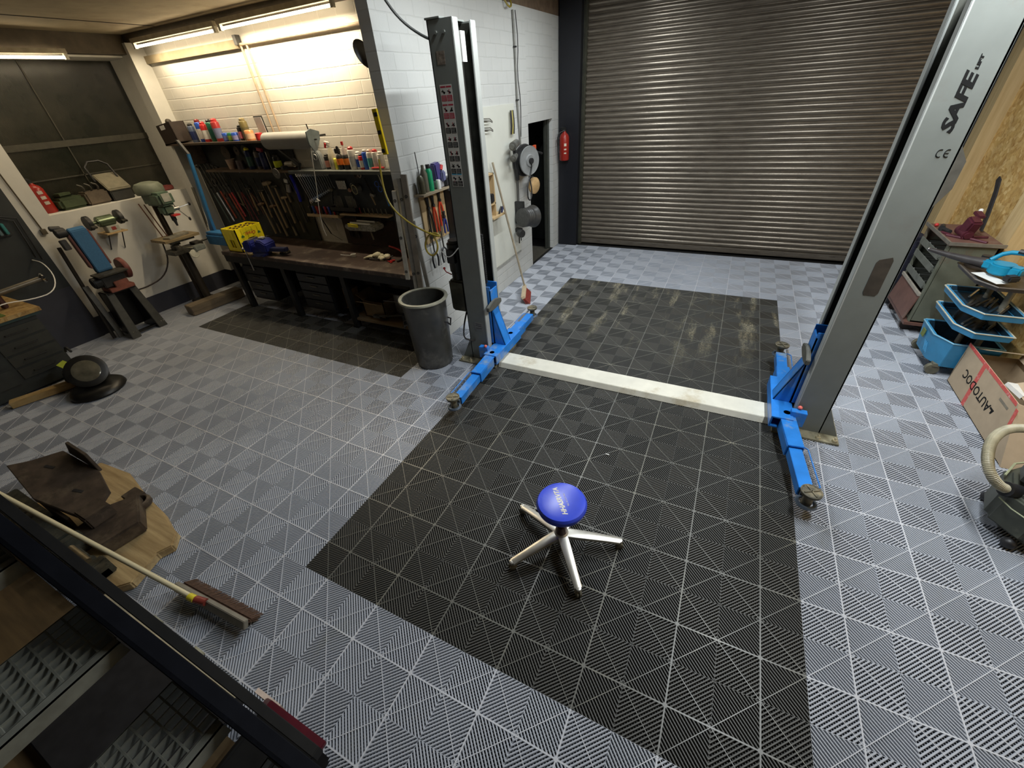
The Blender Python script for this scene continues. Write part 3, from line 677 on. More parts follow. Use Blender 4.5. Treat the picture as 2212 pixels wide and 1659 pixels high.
for x,l in ((-2.24,'black trigger bottle with orange label left of its twin on the shelf'),(-2.145,'black bottle with orange label and tall clear neck with red cap on the shelf')):
    t=thing('cleaner_bottle',l,'bottle',(x,Ys,Z2),'orange labelled bottles')
    MB().lathe([(.038,0),(.041,.01),(.041,.12),(.035,.145),(.018,.165)],(x,Ys,Z2),n=18).obj('body',pm(BLK),t)
    MB().lathe([(.042,.05),(.042,.115)],(x,Ys,Z2),n=18).obj('label_band',pm(ORN),t)
    if x<-2.2: MB().box((x-.01,Ys,Z2+.19),(.07,.035,.05)).cyl((x,Ys,Z2+.16),(x,Ys,Z2+.24),.016,n=10).obj('trigger_head',pm(BLK),t,bevel=.006)
    else:
        MB().lathe([(.030,.12),(.026,.20),(.010,.25)],(x,Ys,Z2),n=14).obj('clear_neck',mat('milky clear plastic',(.6,.52,.48),.25),t); MB().cyl((x,Ys,Z2+.25),(x,Ys,Z2+.285),.014,n=10).obj('cap',redp,t)
t=thing('oil_can','grey plastic oil canister with handle and black cap at the left of the bottles','canister',(-2.62,Ys,Z2))
MB().prism([(-2.69,0+Z2),(-2.53,0+Z2),(-2.54,.15+Z2),(-2.57,.20+Z2),(-2.65,.20+Z2),(-2.70,.14+Z2)],1,Ys-.03,Ys+.04).obj('body',mat('grey canister',(.20,.22,.23),.35),t,bevel=.01)
MB().ring((-2.60,Ys-.034,Z2+.135),.028,.006,(0,1,0),18,6).obj('handle',mat('light grey handle',(.33,.35,.35),.4),t); MB().cyl((-2.60,Ys,Z2+.20),(-2.60,Ys,Z2+.225),.02,n=12).obj('cap',black,t)
spray(-2.47,Ys+.02,Z2,.030,.155,BLK,(.45,.20,.16),BLK,'small dark bottle with reddish label between oil canister and trigger bottle','bottle','bottle')
t=thing('trigger_bottle','yellowish spray bottle with red and white trigger head on the shelf','bottle',(-2.36,Ys,Z2))
MB().lathe([(.040,0),(.044,.01),(.042,.13),(.030,.18),(.016,.23)],(-2.36,Ys,Z2),n=18).obj('body',mat('cloudy cream plastic',(.55,.50,.38),.3),t)
MB().box((-2.385,Ys,Z2+.27),(.075,.03,.04),(0,.2,0)).cyl((-2.36,Ys,Z2+.225),(-2.36,Ys,Z2+.26),.017,n=10).obj('trigger_head',pm(WHT),t,bevel=.005)
MB().box((-2.40,Ys-.016,Z2+.25),(.03,.01,.05),(0,.4,0)).obj('trigger',redp,t,bevel=.003)
spray(-2.30,Ys-.015,Z2,.019,.13,(.75,.70,.10),(.65,.62,.05),WHT,'thin bottle of yellow fluid beside the trigger bottle','bottle','bottle',tip=False)
# shelf 1 (upper left)
spray(-4.84,Ys,Z1,.036,.215,(.10,.13,.20),NAVY,BLK,'dark blue can at the left end of the upper shelf row')
spray(-4.70,Ys+.03,Z1,.038,.255,BLU,WHT,DRED,'tall blue and white can with dark red cap on the upper shelf')
spray(-4.56,Ys,Z1,.036,.225,RED,WHT,RED,'red and white can on the upper shelf left of the green can')
spray(-4.44,Ys+.02,Z1,.036,.245,GRN,(.02,.10,.07),BLK,'tall dark green can on the upper shelf')
spray(-4.29,Ys,Z1,.042,.25,(.45,.05,.05),(.20,.22,.35),RED,'thick red can with blue grey band on the upper shelf')
spray(-4.13,Ys-.02,Z1,.036,.105,BLU,(.15,.18,.45),BLU,'short blue tin left of the short green tin on the upper shelf','tin','tin',tip=False)
spray(-4.03,Ys-.02,Z1,.034,.105,GRN,(.30,.42,.05),GRN,'short green tin between two blue tins on the upper shelf','tin','tin',tip=False)
spray(-3.94,Ys-.02,Z1,.036,.105,BLU,(.30,.30,.55),BLU,'short blue tin right of the short green tin on the upper shelf','tin','tin',tip=False)
spray(-3.85,Ys+.02,Z1,.034,.165,BLK,(.55,.15,.18),BLK,'black bottle with pink label on the upper shelf','bottle','bottle')
spray(-3.77,Ys+.03,Z1,.040,.235,OLV,(.13,.12,.06),(.25,.20,.09),'tall olive round topped bottle on the upper shelf','bottle','bottle')
spray(-3.65,Ys-.02,Z1,.045,.125,(.80,.35,.15),(.80,.55,.35),ORN,'orange jar with pale label on the upper shelf','jar','jar',tip=False)
t=thing('framed_card','white card in a black frame standing at the right end of the upper shelf','sign',(-3.48,Ys+.06,Z1))
MB().box((-3.48,Ys+.06,Z1+.125),(.15,.012,.25),(.08,0,0)).obj('frame',black,t); MB().box((-3.48,Ys+.052,Z1+.125),(.13,.006,.225),(.08,0,0)).obj('card',white,t)
spray(-3.44,Ys-.05,Z1,.036,.09,RED,RED,RED,'short red tin in front of the framed card','tin','tin',tip=False)
# leaning dark crate at the far left top
t=thing('parts_crate','dark crate of odds and ends tilted on the corner above the blue saw','crate',(-5.22,3.33,2.12))
M=Matrix.Translation((-5.22,3.33,2.12))@Euler((0,-.12,0)).to_matrix().to_4x4()
o=MB().bx(-.17,.17,-.10,-.09,0,.24).bx(-.17,.17,.09,.1,0,.24).bx(-.17,-.16,-.1,.1,0,.24).bx(.16,.17,-.1,.1,0,.24).bx(-.17,.17,-.1,.1,0,.01); o.xf(M).obj('crate_body',mat('dark crate wood',(.035,.022,.016),.6),t)
o=MB().box((0,0,.20),(.28,.15,.08)).ball((.05,-.03,.25),.04,8); o.xf(M).obj('contents',mat('dark tool mix',(.06,.05,.035),.6,.2,.6,40),t)
MB().box((-.03,-.102,.20),(.11,.004,.05)).xf(M).obj('paper_label',white,t)
MB().bx(-5.38,-5.06,3.24,3.49,2.0,2.03)
tag(MB().bx(-5.40,-5.05,3.23,3.49,2.095,2.12).obj('wall_shelf',shm),'short dark shelf end under the tilted parts crate','shelf')
# items on the lower left shelf
def disc(x,y,z,r,label,c):
    return tag(MB().lathe([(.012,-.004),(r,-.004),(r,.004),(.012,.004)],(x,y,z),(0,1,.05),26,closed=True).obj('grinding_disc',c),label,'disc','grinding discs above the lower shelf')
disc(-4.42,3.42,1.98,.085,'largest brown grinding disc, left of three hanging over the lower shelf',mat('brown disc',(.07,.05,.035),.7))
disc(-4.17,3.42,2.0,.055,'small brown grinding disc, middle of three hanging over the lower shelf',mat('brown disc2',(.08,.06,.045),.7))
disc(-4.0,3.42,2.0,.065,'greenish grinding disc, right of three hanging over the lower shelf',mat('green disc',(.07,.075,.04),.7))
tag(MB().lathe([(.045,0),(.06,.12),(.056,.12),(.042,.006)],(-4.28,Ys,Z2),n=18,closed=False).obj('cup',mat('beige cup',(.40,.28,.20),.6)),'beige cup on the lower brown shelf','cup')
tag(MB().lathe([(.05,0),(.05,.10),(.046,.105)],(-4.09,Ys,Z2),n=18).obj('tin',mat('dull tin',(.12,.10,.11),.4,.4)),'dull metal tin beside the beige cup on the lower shelf','tin')
spray(-3.86,Ys,Z2,.036,.245,NAVY,(.05,.12,.10),YEL,'dark blue bottle with pale yellow cap on the lower shelf','bottle','bottle')
spray(-3.71,Ys+.02,Z2,.036,.225,(.16,.14,.13),NAVY,BLK,'grey and navy bottle on the lower shelf','bottle','bottle')
t=spray(-3.58,Ys,Z2,.038,.215,NAVY,(.04,.05,.13),DRED,'navy spray bottle with dark red trigger on the lower shelf','trigger_bottle','bottle',tip=False)
MB().box((-3.60,Ys,Z2+.225),(.09,.03,.04),(0,.2,0)).obj('trigger_head',mat('wine red',(.30,.03,.05),.4),t,bevel=.004)
tag(MB().box((-3.47,Ys,Z2+.10),(.006,.05,.20),(0,-.05,0)).obj('steel_strip',mat('shiny strip',(.7,.7,.68),.25,.9)),'upright shiny steel strip on the lower shelf','strip')
spray(-3.34,Ys,Z2,.042,.16,BLK,(.60,.70,.03),BLK,'black can with neon yellow label on the lower shelf')
t=thing('caulking_gun','black caulking gun lying above the shelf under the grey paper roll','caulking gun',(-3.05,3.3,1.9))
MB().cyl((-3.2,3.3,2.04),(-2.98,3.3,1.90),.018,n=12).obj('barrel',dark,t); MB().box((-2.93,3.3,1.87),(.12,.04,.05),(0,.6,0)).box((-2.90,3.3,1.83),(.03,.03,.09),(0,.5,0)).obj('grip',black,t,bevel=.005)
MB().cyl((-3.24,3.3,2.07),(-3.2,3.3,2.04),.008,n=8).obj('nozzle',cream,t)
t=thing('power_drill','beige and black power drill lying at the right end of the lower shelf','drill',(-3.08,3.33,1.79))
MB().cyl((-3.16,3.33,1.845),(-3.02,3.33,1.85),.035,n=16).obj('body',mat('beige drill body',(.42,.38,.30),.45),t); MB().cyl((-3.02,3.33,1.85),(-2.95,3.33,1.85),.02,.012,n=12).obj('chuck',steel,t); MB().box((-3.14,3.28,1.82),(.05,.10,.04)).obj('grip',black,t,bevel=.006)
t=thing('cutting_disc','grey cutting disc hanging from the shelf edge above the wrenches','disc',(-3.26,3.21,1.77),'discs')
MB().lathe([(.012,-.003),(.06,-.003),(.06,.003),(.012,.003)],(-3.26,3.215,1.76),(0,1,.1),26,closed=True).obj('disc',mat('grey disc',(.10,.095,.085),.6),t)
# grey paper roll
t=thing('paper_roll','large grey paper roll hanging above the shelf with a torn hanging end','roll',(-2.70,3.15,2.13))
rm=mat('grey paper',(.26,.26,.25),.55,.1,.1,8)
MB().lathe([(.025,0),(.088,0),(.088,.76),(.025,.76)],(-3.11,3.14,2.12),(1,0,0),26,closed=True).obj('roll_body',rm,t)
MB().cyl((-3.16,3.14,2.12),(-2.29,3.14,2.12),.008,n=8).cyl((-2.36,3.14,2.12),(-2.36,3.12,2.27),.006,n=6).obj('rod',dark,t)
o=MB(); o.prism([(3.05,2.20),(3.12,2.225),(3.17,2.21),(3.235,2.19),(3.22,2.12),(3.15,2.03),(3.10,2.00),(3.05,2.08)],0,-2.335,-2.32); o.obj('end_sheet',mat('bluish grey foil',(.20,.25,.27),.4,.2),t,bevel=.002)
for x in (-3.06,-2.50): MB().bx(x-.006,x+.006,3.15,3.475,2.13,2.15).obj('bracket',dark,t)
tag(MB().tube([(-2.33,3.08,2.10),(-2.345,3.05,1.95),(-2.40,3.03,1.62),(-2.43,3.0,1.45),(-2.47,3.0,1.20),(-2.45,3.0,1.10)],.004,6,smooth=2).tube([(-2.42,3.0,1.53),(-2.39,3.01,1.51),(-2.44,2.99,1.50)],.009,6).obj('pull_string',white),'white knotted pull string hanging in front of the wrenches','string')
# conduits and pipe on the back wall
cdm=mat('painted conduit',(.42,.32,.22),.55,0)
tag(MB().cyl((-3.44,3.46,3.05),(-.93,3.46,3.05),.014,n=8).obj('conduit',cdm),'horizontal conduit pipe under the right tube light','pipe')
tag(MB().tube([(-3.42,3.465,3.05),(-3.37,3.465,2.32),(-3.36,3.465,2.12)],.011,8).obj('conduit',cdm),'left of two vertical conduits on the bench wall','pipe','vertical conduits')
tag(MB().tube([(-3.32,3.465,3.05),(-3.25,3.465,2.3),(-3.24,3.465,2.15)],.011,8).obj('conduit',cdm),'right of two vertical conduits on the bench wall','pipe','vertical conduits')
tag(MB().box((-3.44,3.455,3.09),(.05,.06,.09)).obj('junction_box',dark),'small dark junction box where the conduits meet','box')
# ---- crate of bottles (yellow) ----
ym=mat('yellow crate plastic',(.95,.80,.02),.35,0,.06); yd=mat('crate print red',(.6,.06,.03),.5); yg=mat('crate print green',(.12,.28,.06),.5)
t=thing('bottle_crate','bright yellow plastic bottle crate standing on the left end of the workbench','crate',(-4.02,2.95,BZ))
A=Matrix.Translation((-4.02,2.95,BZ))@Euler((0,0,PI/2)).to_matrix().to_4x4()
W_,D_,H_=.40,.30,.30
def side(o,w,y0,y1,hole):
    o.bx(-w/2,w/2,y0,y1,0,.055); o.bx(-w/2,w/2,y0,y1,.16,H_); o.bx(-w/2,-hole,y0,y1,.055,.16); o.bx(hole,w/2,y0,y1,.055,.16)
o=MB(); side(o,W_,-D_/2,-D_/2+.012,.055); side(o,W_,D_/2-.012,D_/2,.055)
q=MB(); side(q,D_,-W_/2,-W_/2+.012,.05); side(q,D_,W_/2-.012,W_/2,.05); q.xf(Matrix.Rotation(PI/2,4,'Z')); o.add(q.v,q.f)
o.bx(-W_/2,W_/2,-D_/2,D_/2,0,.01)
for i in range(1,5): o.bx(-W_/2+i*W_/5-.002,-W_/2+i*W_/5+.002,-D_/2,D_/2,.01,H_-.02)
for i in range(1,4): o.bx(-W_/2,W_/2,-D_/2+i*D_/4-.002,-D_/2+i*D_/4+.002,.01,H_-.02)
o.xf(A).obj('crate_body',ym,t,smooth=False)
o=MB(); text_mesh(o,'Orsini',.06,frame((-.0+.01,-D_/2-.001,.215),(-1,0,.03),(0,0,-1)),shear=.3,bold=.001); o.xf(A).obj('crate_lettering',yd,t,smooth=False)
o=MB()
for x in (-.12,.13):
    for k in range(3): o.box((x+.012*(k-1),-D_/2-.001,.19+.012*(k%2)),(.02,.002,.022),(0,.5*k,0))
o.tube([(-.1,-D_/2-.001,.235),(0,-D_/2-.001,.25),(.06,-D_/2-.001,.245)],.0015,4); o.xf(A).obj('crate_print',yg,t)
ncap=mat('bottle top',(.20,.13,.05),.4,.3)
for i in range(5):
    for j in range(4):
        p=A@Vector((-W_/2+(i+.5)*W_/5,-D_/2+(j+.5)*D_/4,.012))
        b=MB().lathe([(.030,0),(.031,.16),(.013,.23),(.012,.265),(.014,.266),(.014,.28)],tuple(p),n=10).obj('beer_bottle',ncap)
        tag(b,'brown bottle in the yellow crate, %s across and %s along'%(NTH[j],NTH[i]),'bottle','bottles in the yellow crate')
# ---- bench vise (blue) ----
vb=mat('vise blue paint',(.012,.02,.16),.4,.1,.2,12,stain=(.05,.06,.10),stain_amt=.4)
t=thing('bench_vise','dark blue bench vise mounted at the front edge of the workbench before the yellow crate','vise',(-3.50,2.76,BZ))
def vx(o): return o.xf(Matrix.Translation((-3.50,2.76,BZ))@Euler((0,0,.22)).to_matrix().to_4x4()@Matrix.Diagonal((1.4,1.3,1.0,1)))
vx(MB().cyl((0,0,0),(0,0,.05),.075,n=20).bx(-.07,.07,-.07,.07,0,.018).box((0,.02,.09),(.10,.16,.09))).obj('base',vb,t,bevel=.008)
vx(MB().prism([(-.10,.06),(-.04,.06),(-.02,.16),(-.04,.215),(-.10,.20),(-.12,.12)],1,-.075,.075)).obj('moving_jaw',vb,t,bevel=.012)
vx(MB().prism([(.04,.06),(.13,.06),(.14,.16),(.10,.205),(.045,.215),(.02,.16)],1,-.075,.075)).obj('fixed_jaw',vb,t,bevel=.012)
vx(MB().bx(-.14,.30,-.03,.03,.055,.10)).obj('slide',mat('dark vise slide',(.03,.035,.09),.4,.4),t,bevel=.006)
vx(MB().bx(-.045,-.035,-.07,.07,.175,.218).bx(.035,.045,-.07,.07,.175,.218)).obj('jaw_plate',steel,t)
vx(MB().cyl((-.14,0,.08),(-.19,0,.08),.02,n=12).cyl((-.175,0,.16),(-.175,0,-.22),.006,n=8)).obj('handle_bar',steel,t)
vx(MB().box((.07,0,.225),(.05,.05,.02))).obj('anvil_pad',mat('pale worn metal',(.55,.55,.52),.35,.6),t,bevel=.003)
# objects lying on the bench
tag(MB().ring((-3.22,2.90,BZ+.014),.055,.014,k=8).cyl((-3.22,2.90,BZ),(-3.22,2.90,BZ+.012),.05,n=20).obj('glass_ashtray',mat('dark glossy glass',(.03,.025,.02),.08)),'dark glossy round ashtray on the bench right of the vise','ashtray')
t=thing('scoop','small white plastic scoop with a long handle on the bench top','scoop',(-2.15,3.03,BZ))
MB().lathe([(.03,0),(.034,.035),(.031,.035),(.027,.003)],(-2.13,3.04,BZ),n=18).obj('cup',white,t); MB().box((-2.22,3.0,BZ+.025),(.13,.012,.006),(0,.12,.35)).obj('handle',white,t)
t=thing('work_gloves','crumpled cream work gloves with dark trim on the right end of the bench','gloves',(-1.72,3.08,BZ))
gm=mat('cream glove leather',(.62,.60,.45),.8,0,.15,30,bmp=.3)
o=MB(); rg=random.Random(5)
for i in range(9): o.ball((-1.80+.035*i*.8+rg.uniform(-.01,.01),3.06+rg.uniform(-.03,.04),BZ+.03+.015*math.sin(i)),.038+rg.uniform(-.006,.008),12,sz=.75)
for k in range(4): o.tube([(-1.80,3.03+.02*k,BZ+.03),(-1.87,3.01+.022*k,BZ+.028),(-1.91,2.99+.03*k,BZ+.014)],.013,8,rr=lambda u:.015-.005*u)
o.obj('glove_body',gm,t); MB().tube([(-1.83,3.0,BZ+.012),(-1.72,2.99,BZ+.02),(-1.60,3.03,BZ+.02),(-1.54,3.10,BZ+.04)],.010,6,smooth=1).obj('dark_trim',black,t)
t=thing('pliers','red handled pliers lying behind the gloves','pliers',(-1.58,3.25,BZ),'pliers')
MB().tube([(-1.78,3.33,BZ+.07),(-1.65,3.30,BZ+.065),(-1.52,3.25,BZ+.05),(-1.44,3.16,BZ+.03)],.012,8,smooth=1).obj('handle',redp,t); MB().tube([(-1.44,3.16,BZ+.03),(-1.41,3.08,BZ+.012),(-1.42,3.02,BZ+.01)],.012,8).obj('jaw',dark,t)
tag(MB().box((-1.50,3.03,BZ+.012),(.06,.03,.012),(0,0,.8)).box((-1.53,3.0,BZ+.01),(.05,.015,.01),(0,0,-.3)).box((-1.48,2.98,BZ+.01),(.02,.04,.01)).obj('spring_clip',redp,bevel=.003),'small red clip on the bench front right of the gloves','clip')
# ---- blue frame saw on the left ----
t=thing('bow_saw','long blue steel frame with a clamp end leaning beside the left end of the bench','frame saw',(-4.9,3.0,.95))
MB().prism([(-4.58,2.02),(-4.552,2.02),(-4.735,1.2),(-4.77,.96),(-4.86,.96),(-4.86,1.05),(-4.80,1.2)],1,2.99,3.03).obj('frame',mat('light blue steel',(.035,.17,.38),.45,0,.15),t,bevel=.004)
MB().box((-4.82,3.01,.97),(.10,.07,.10)).cyl((-4.90,3.01,.98),(-4.84,3.01,.94),.05,n=18).obj('clamp_end',dark,t,bevel=.006)
MB().prism([(-4.60,2.02),(-4.55,2.02),(-4.66,2.18),(-4.70,2.18)],1,2.995,3.025).obj('upper_tip',mat('dusty black steel',(.05,.05,.05),.6),t)
tag(MB().bx(-4.83,-4.32,2.9,3.05,.99,1.03).bx(-4.83,-4.35,2.88,3.1,.86,.99).obj('blue_case',mat('blue tool case',(.035,.17,.38),.5,0,.15),bevel=.006),'flat blue case on the bench left of the yellow crate','case')
# ---- hanging tools ----
YH=3.462
hw=wood_mat('handle wood',(.26,.19,.10),(.42,.33,.20),2)
def hammer(x,z,L,lean,label,head=.05,hm=None,down=False):
    t=thing('hammer',label,'hammer',(x,YH,z),'hammers on the black tool board')
    d=Vector((lean,0,-1)).normalized(); p=Vector((x,YH-.02,z)); q=p+d*L
    MB().tube([p,p+d*L*.5,q],.011,8,rr=lambda u:.010+.005*u).obj('handle',hw,t)
    s=Vector((1,0,lean)).normalized()
    MB().cyl(tuple(p-s*head),tuple(p+s*head*.6),head*.36,n=10).cyl(tuple(p+s*head*.6),tuple(p+s*head*1.3),head*.3,head*.12,n=8).obj('head',hm or greasy,t,bevel=.002)
hammer(-4.02,1.50,.36,.10,'small hammer hanging at the left of the hammers on the black board')
hammer(-3.83,1.60,.60,.16,'long wooden hammer with a big pale mallet head on the black board',.075,mat('pale mallet',(.30,.24,.16),.7))
hammer(-3.70,1.56,.34,.16,'short light wooden hammer right of the mallet on the black board')
hammer(-3.58,1.42,.34,.14,'hammer with a square wooden head hanging by the white canister',.05,hw)
hammer(-3.88,1.30,.42,.18,'rusty headed hammer hanging low behind the yellow crate',.06,rust)
hammer(-4.12,1.32,.42,.20,'wide headed hammer hanging low behind the crate, left one',.065,rust)
hammer(-4.28,1.52,.30,.1,'slim dark hammer left of the small hammer on the black board',.045)
t=thing('spray_gun','pale metal spray gun hanging on the black board above the square mallet','spray gun',(-3.43,YH,1.5))
MB().cyl((-3.43,3.44,1.50),(-3.40,3.44,1.60),.034,.028,n=14).obj('cup',mat('dull zinc',(.36,.34,.30),.4,.5),t); MB().box((-3.41,3.44,1.635),(.07,.04,.05),(0,.2,0)).obj('gun_body',steel,t,bevel=.006)
def rods(name,cat,x,z,L,lean,r,m,label,grp,w=.0):
    d=Vector((lean,0,-1)).normalized(); p=Vector((x,YH-.03,z)); t=thing(name,label,cat,tuple(p),grp)
    MB().tube([p,p+d*L*.55],r*.8,8).obj('bar',greasy,t)
    MB().tube([p+d*L*.5,p+d*L],r,8).obj('handle',m,t); MB().box(tuple(p),(.07,.03,.025),(0,lean,0)).obj('clamp_jaw',dark,t,bevel=.003); MB().box(tuple(p+d*L*.35),(.06,.028,.02),(0,lean,0)).obj('clamp_jaw',dark,t,bevel=.003)
rdh=mat('orange red handle',(.42,.07,.03),.45,0,.3)
for k,(x,z,L,m,lb) in enumerate(((-5.16,1.86,.85,steel,'grey bar clamp beside the blue saw'),(-5.05,1.86,.80,rdh,'bar clamp with dark red bar, second from the blue saw'),(-4.95,1.84,.80,greasy,'greasy bar clamp in the middle of the clamp row'),(-4.86,1.82,.78,rdh,'bar clamp with orange red handle right of the middle clamp'),(-4.78,1.80,.70,redp,'bright red handled clamp at the right end of the clamp row'),(-5.22,1.80,.8,mat('green grey bar',(.10,.13,.11),.5,.3),'green grey bar clamp at the left end of the clamp row'))):
    rods('bar_clamp','clamp',x,z,L,.30 if k<5 else .25,.014,m,lb,'bar clamps on the black board')
tag(MB().ring((-4.62,3.44,1.17),.14,.007,(0,1,0),32,6).obj('steel_hoop',mat('brown hoop',(.14,.10,.07),.5,.4)),'thin brown hoop hanging on the black board above the crate','hoop')
for k,(x,z,L,c,kind,lab) in enumerate((
 (-4.72,1.66,.50,(.14,.10,.06),'rasp','brown handled rasp left of the long bolt cutter'),
 (-4.60,1.70,.42,(.20,.15,.08),'saw_blade','narrow tan saw blade hanging beside the brown rasp'),
 (-4.38,1.66,.40,(.12,.04,.03),'rasp','dark red handled rasp between the two bolt cutters'),
 (-4.18,1.62,.36,(.10,.08,.06),'chisel','dark cold chisel right of the smaller bolt cutter'),
 (-4.10,1.66,.30,(.22,.16,.09),'chisel','tan handled cold chisel next to the dark chisel'),
 (-3.94,1.64,.34,(.13,.12,.10),'pry_bar','thin grey pry bar between the small hammer and the mallet'),
 (-3.52,1.62,.26,(.25,.19,.11),'mallet_handle','short pale tool handle left of the spray gun'),
 (-3.98,1.22,.30,(.20,.15,.09),'file','wooden handled file low behind the yellow crate'),
 (-3.66,1.18,.28,(.30,.24,.14),'file','pale wooden handled file low at the centre of the black board'),
 (-3.46,1.30,.34,(.17,.13,.08),'file','brown handled file low at the right edge of the black board'),
 (-3.34,1.40,.30,(.06,.06,.06),'file','black handled file at the right edge of the black board'))):
    d=Vector((.16+.01*(k%3),0,-1)).normalized(); p=Vector((x,YH-.012-.004*(k%2),z)); t=thing(kind,lab,'tool',tuple(p),'long hand tools on the black board')
    MB().tube([p,p+d*L*.6],.006+.002*(k%3),6).obj('blade',greasy,t); MB().tube([p+d*L*.55,p+d*L],.013,8,rr=lambda u:.010+.006*u).obj('handle',pm(c,.5),t)
for k in range(12):
    x=-4.7+.125*k; tag(MB().tube([(x,3.475,1.73+.01*(k%3)),(x,3.44,1.73+.01*(k%3)),(x,3.435,1.745+.01*(k%3))],.003,6).obj('board_hook',steel),'small steel hook high on the black board, %s from the left'%NTH[k],'hook','steel hooks on the black board')
for k,(x,z,r,c,lab) in enumerate(((-5.0,1.60,.05,(.05,.045,.04),'coiled dark cable hanging at the upper left of the black board'),(-4.85,1.42,.04,(.10,.03,.02),'dark red coil hanging left of the brown hoop'))):
    tag(MB().ring((x,3.44,z),r,.010,(0,1,0),20,6).ring((x+.005,3.43,z-.01),r*.85,.008,(0,1,0),20,6).obj('cable_coil',pm(c,.5)),lab,'coil')
def pliers(x,y,z,L,m,label,ax=(1,0,0),lean=.1,open_=.05,jaw=None,grp='long pliers and cutters',name='bolt_cutter',cat='cutter',up=1):
    """hangs vertically; ax = spread direction"""
    a=Vector(ax); t=thing(name,label,cat,(x,y,z),grp); d=(Vector((0,0,-1))+a*lean).normalized()
    p=Vector((x,y,z)); piv=p+d*L*.25
    MB().tube([p-a*.012,piv,p+a*.0],.010,6).tube([p+a*.014,piv],.010,6).cyl(tuple(piv-a.cross(d)*.012),tuple(piv+a.cross(d)*.012),.016,n=12).obj('jaw',jaw or dark,t)
    for s in (-1,1): MB().tube([piv,piv+d*L*.25+a*s*open_*.8,p+d*L+a*s*open_],.010,8,smooth=1).obj('handle',m,t)
pliers(-4.50,YH-.02,1.62,.55,mat('dark red grip',(.20,.03,.03),.45),'long bolt cutter with dark red handles on the black board',lean=.22)
pliers(-4.28,YH-.02,1.58,.42,mat('brown grip',(.12,.05,.03),.5),'second smaller bolt cutter with brown handles on the black board',lean=.2,open_=.06)
pliers(-2.53,3.455,1.12,.16,dark,'small dark pliers hanging low on the brown board',lean=.15,open_=.02,name='pliers',cat='pliers')
pliers(-2.42,3.455,1.11,.16,greasy,'greasy pliers right of the small dark pliers on the brown board',lean=.15,open_=.02,name='pliers',cat='pliers')
# combination wrenches
def wrench0():
    t=thing('combination_wrench','','wrench',(0,0,0),'combination wrenches in a row',local=True)
    MB().box((0,0,-.5),(.035,.02,.86)).obj('shaft',chrome,t,bevel=.008)
    MB().ring((0,0,-.04),.045,.020,(0,1,0),14,6).obj('ring_end',chrome,t)
    MB().prism([(-.03,-.9),(-.075,-.95),(-.07,-1.03),(-.03,-1.05),(-.03,-.98),(.03,-.98),(.03,-1.05),(.07,-1.03),(.075,-.95),(.03,-.9)],1,-.015,.015).obj('open_end',chrome,t)
    return t
w0=None; names=['first (longest)','second','third','fourth','fifth','sixth','seventh','eighth','ninth','tenth','eleventh','twelfth','thirteenth','fourteenth (shortest)']
for i in range(14):
    u=i/13; L=.36-.20*u; x=-3.20+.57*u
    lab='chrome combination wrench, %s from the left in the hanging row'%names[i]
    if w0 is None: w0=wrench0(); r=w0
    else: r=dup(w0)
    r['label']=lab; r.location=(x,3.455,1.715); r.rotation_euler=(0,-.34+.06*u,0); r.scale=(.30,.5,L)
for i in range(9): pass
# blue brush, drill bit set, cup, rings, etc
t=thing('plastic_tool','blue curved plastic tool hanging left of the wrench row','tool',(-3.285,3.45,1.4))
MB().tube([(-3.31,3.45,1.70),(-3.275,3.44,1.60),(-3.265,3.44,1.50),(-3.28,3.45,1.38)],.020,8,smooth=1).obj('body',mat('strong blue plastic',(.02,.03,.55),.35),t)
tag(MB().tube([(-3.40,3.44,1.76),(-3.30,3.44,1.48)],.004,6).obj('steel_rod',steel),'thin bright steel rod left of the blue tool','rod')
t=thing('socket_rail','small rail of seven chrome sockets on the slate board','socket set',(-2.44,3.45,1.55))
MB().bx(-2.53,-2.36,3.45,3.475,1.64,1.655).obj('rail',dark,t)
for k in range(7): MB().cyl((-2.51+k*.022,3.45,1.645),(-2.50+k*.022,3.45,1.55),.009,n=10).obj('socket',chrome,t)
t=thing('steel_mug','round steel mug hanging sideways on the slate board','mug',(-2.18,3.42,1.56))
MB().lathe([(.03,.07),(.052,.07),(.055,0),(.05,.0),(.046,.06),(.0,.062)],(-2.18,3.39,1.56),(.2,1,.1),22).obj('cup',steel,t); MB().ring((-2.24,3.42,1.60),.022,.004,(0,1,0),14,6).obj('handle',steel,t)
for x,l in ((-2.15,'darker tape ring, left of two hanging under the can shelf'),(-2.09,'pale tape ring, right of two hanging under the can shelf')):
    tag(MB().ring((x,3.44,1.715),.024,.009,(0,1,0),18,6).obj('tape_ring',mat('ring %d'%(x*100),(.10,.06,.04) if x<-2.1 else (.32,.24,.19),.6)),l,'ring','tape rings')
t=thing('folding_tool','black folding knife tool hanging right of the steel mug','tool',(-2.0,3.45,1.5)); MB().tube([(-2.03,3.45,1.68),(-1.99,3.44,1.58),(-1.955,3.44,1.50)],.013,8).obj('body',dark,t); MB().box((-1.955,3.44,1.495),(.06,.03,.03),(0,.3,0)).obj('head',steel,t)
tag(MB().tube([(-1.98,3.44,1.49),(-1.945,3.44,1.38)],.010,8,rr=lambda u:.012-.005*u).obj('chisel',hw),'small wooden chisel handle under the black folding tool','chisel')
t=thing('safety_glasses','blue framed glasses hanging at the right of the slate board','glasses',(-1.82,3.44,1.5))
for s in (0,1): MB().ring((-1.845+s*.035,3.435,1.62-s*.055),.030,.004,(0,1,0),18,6).obj('lens_rim',mat('bright blue frame',(.05,.16,.65),.35),t)
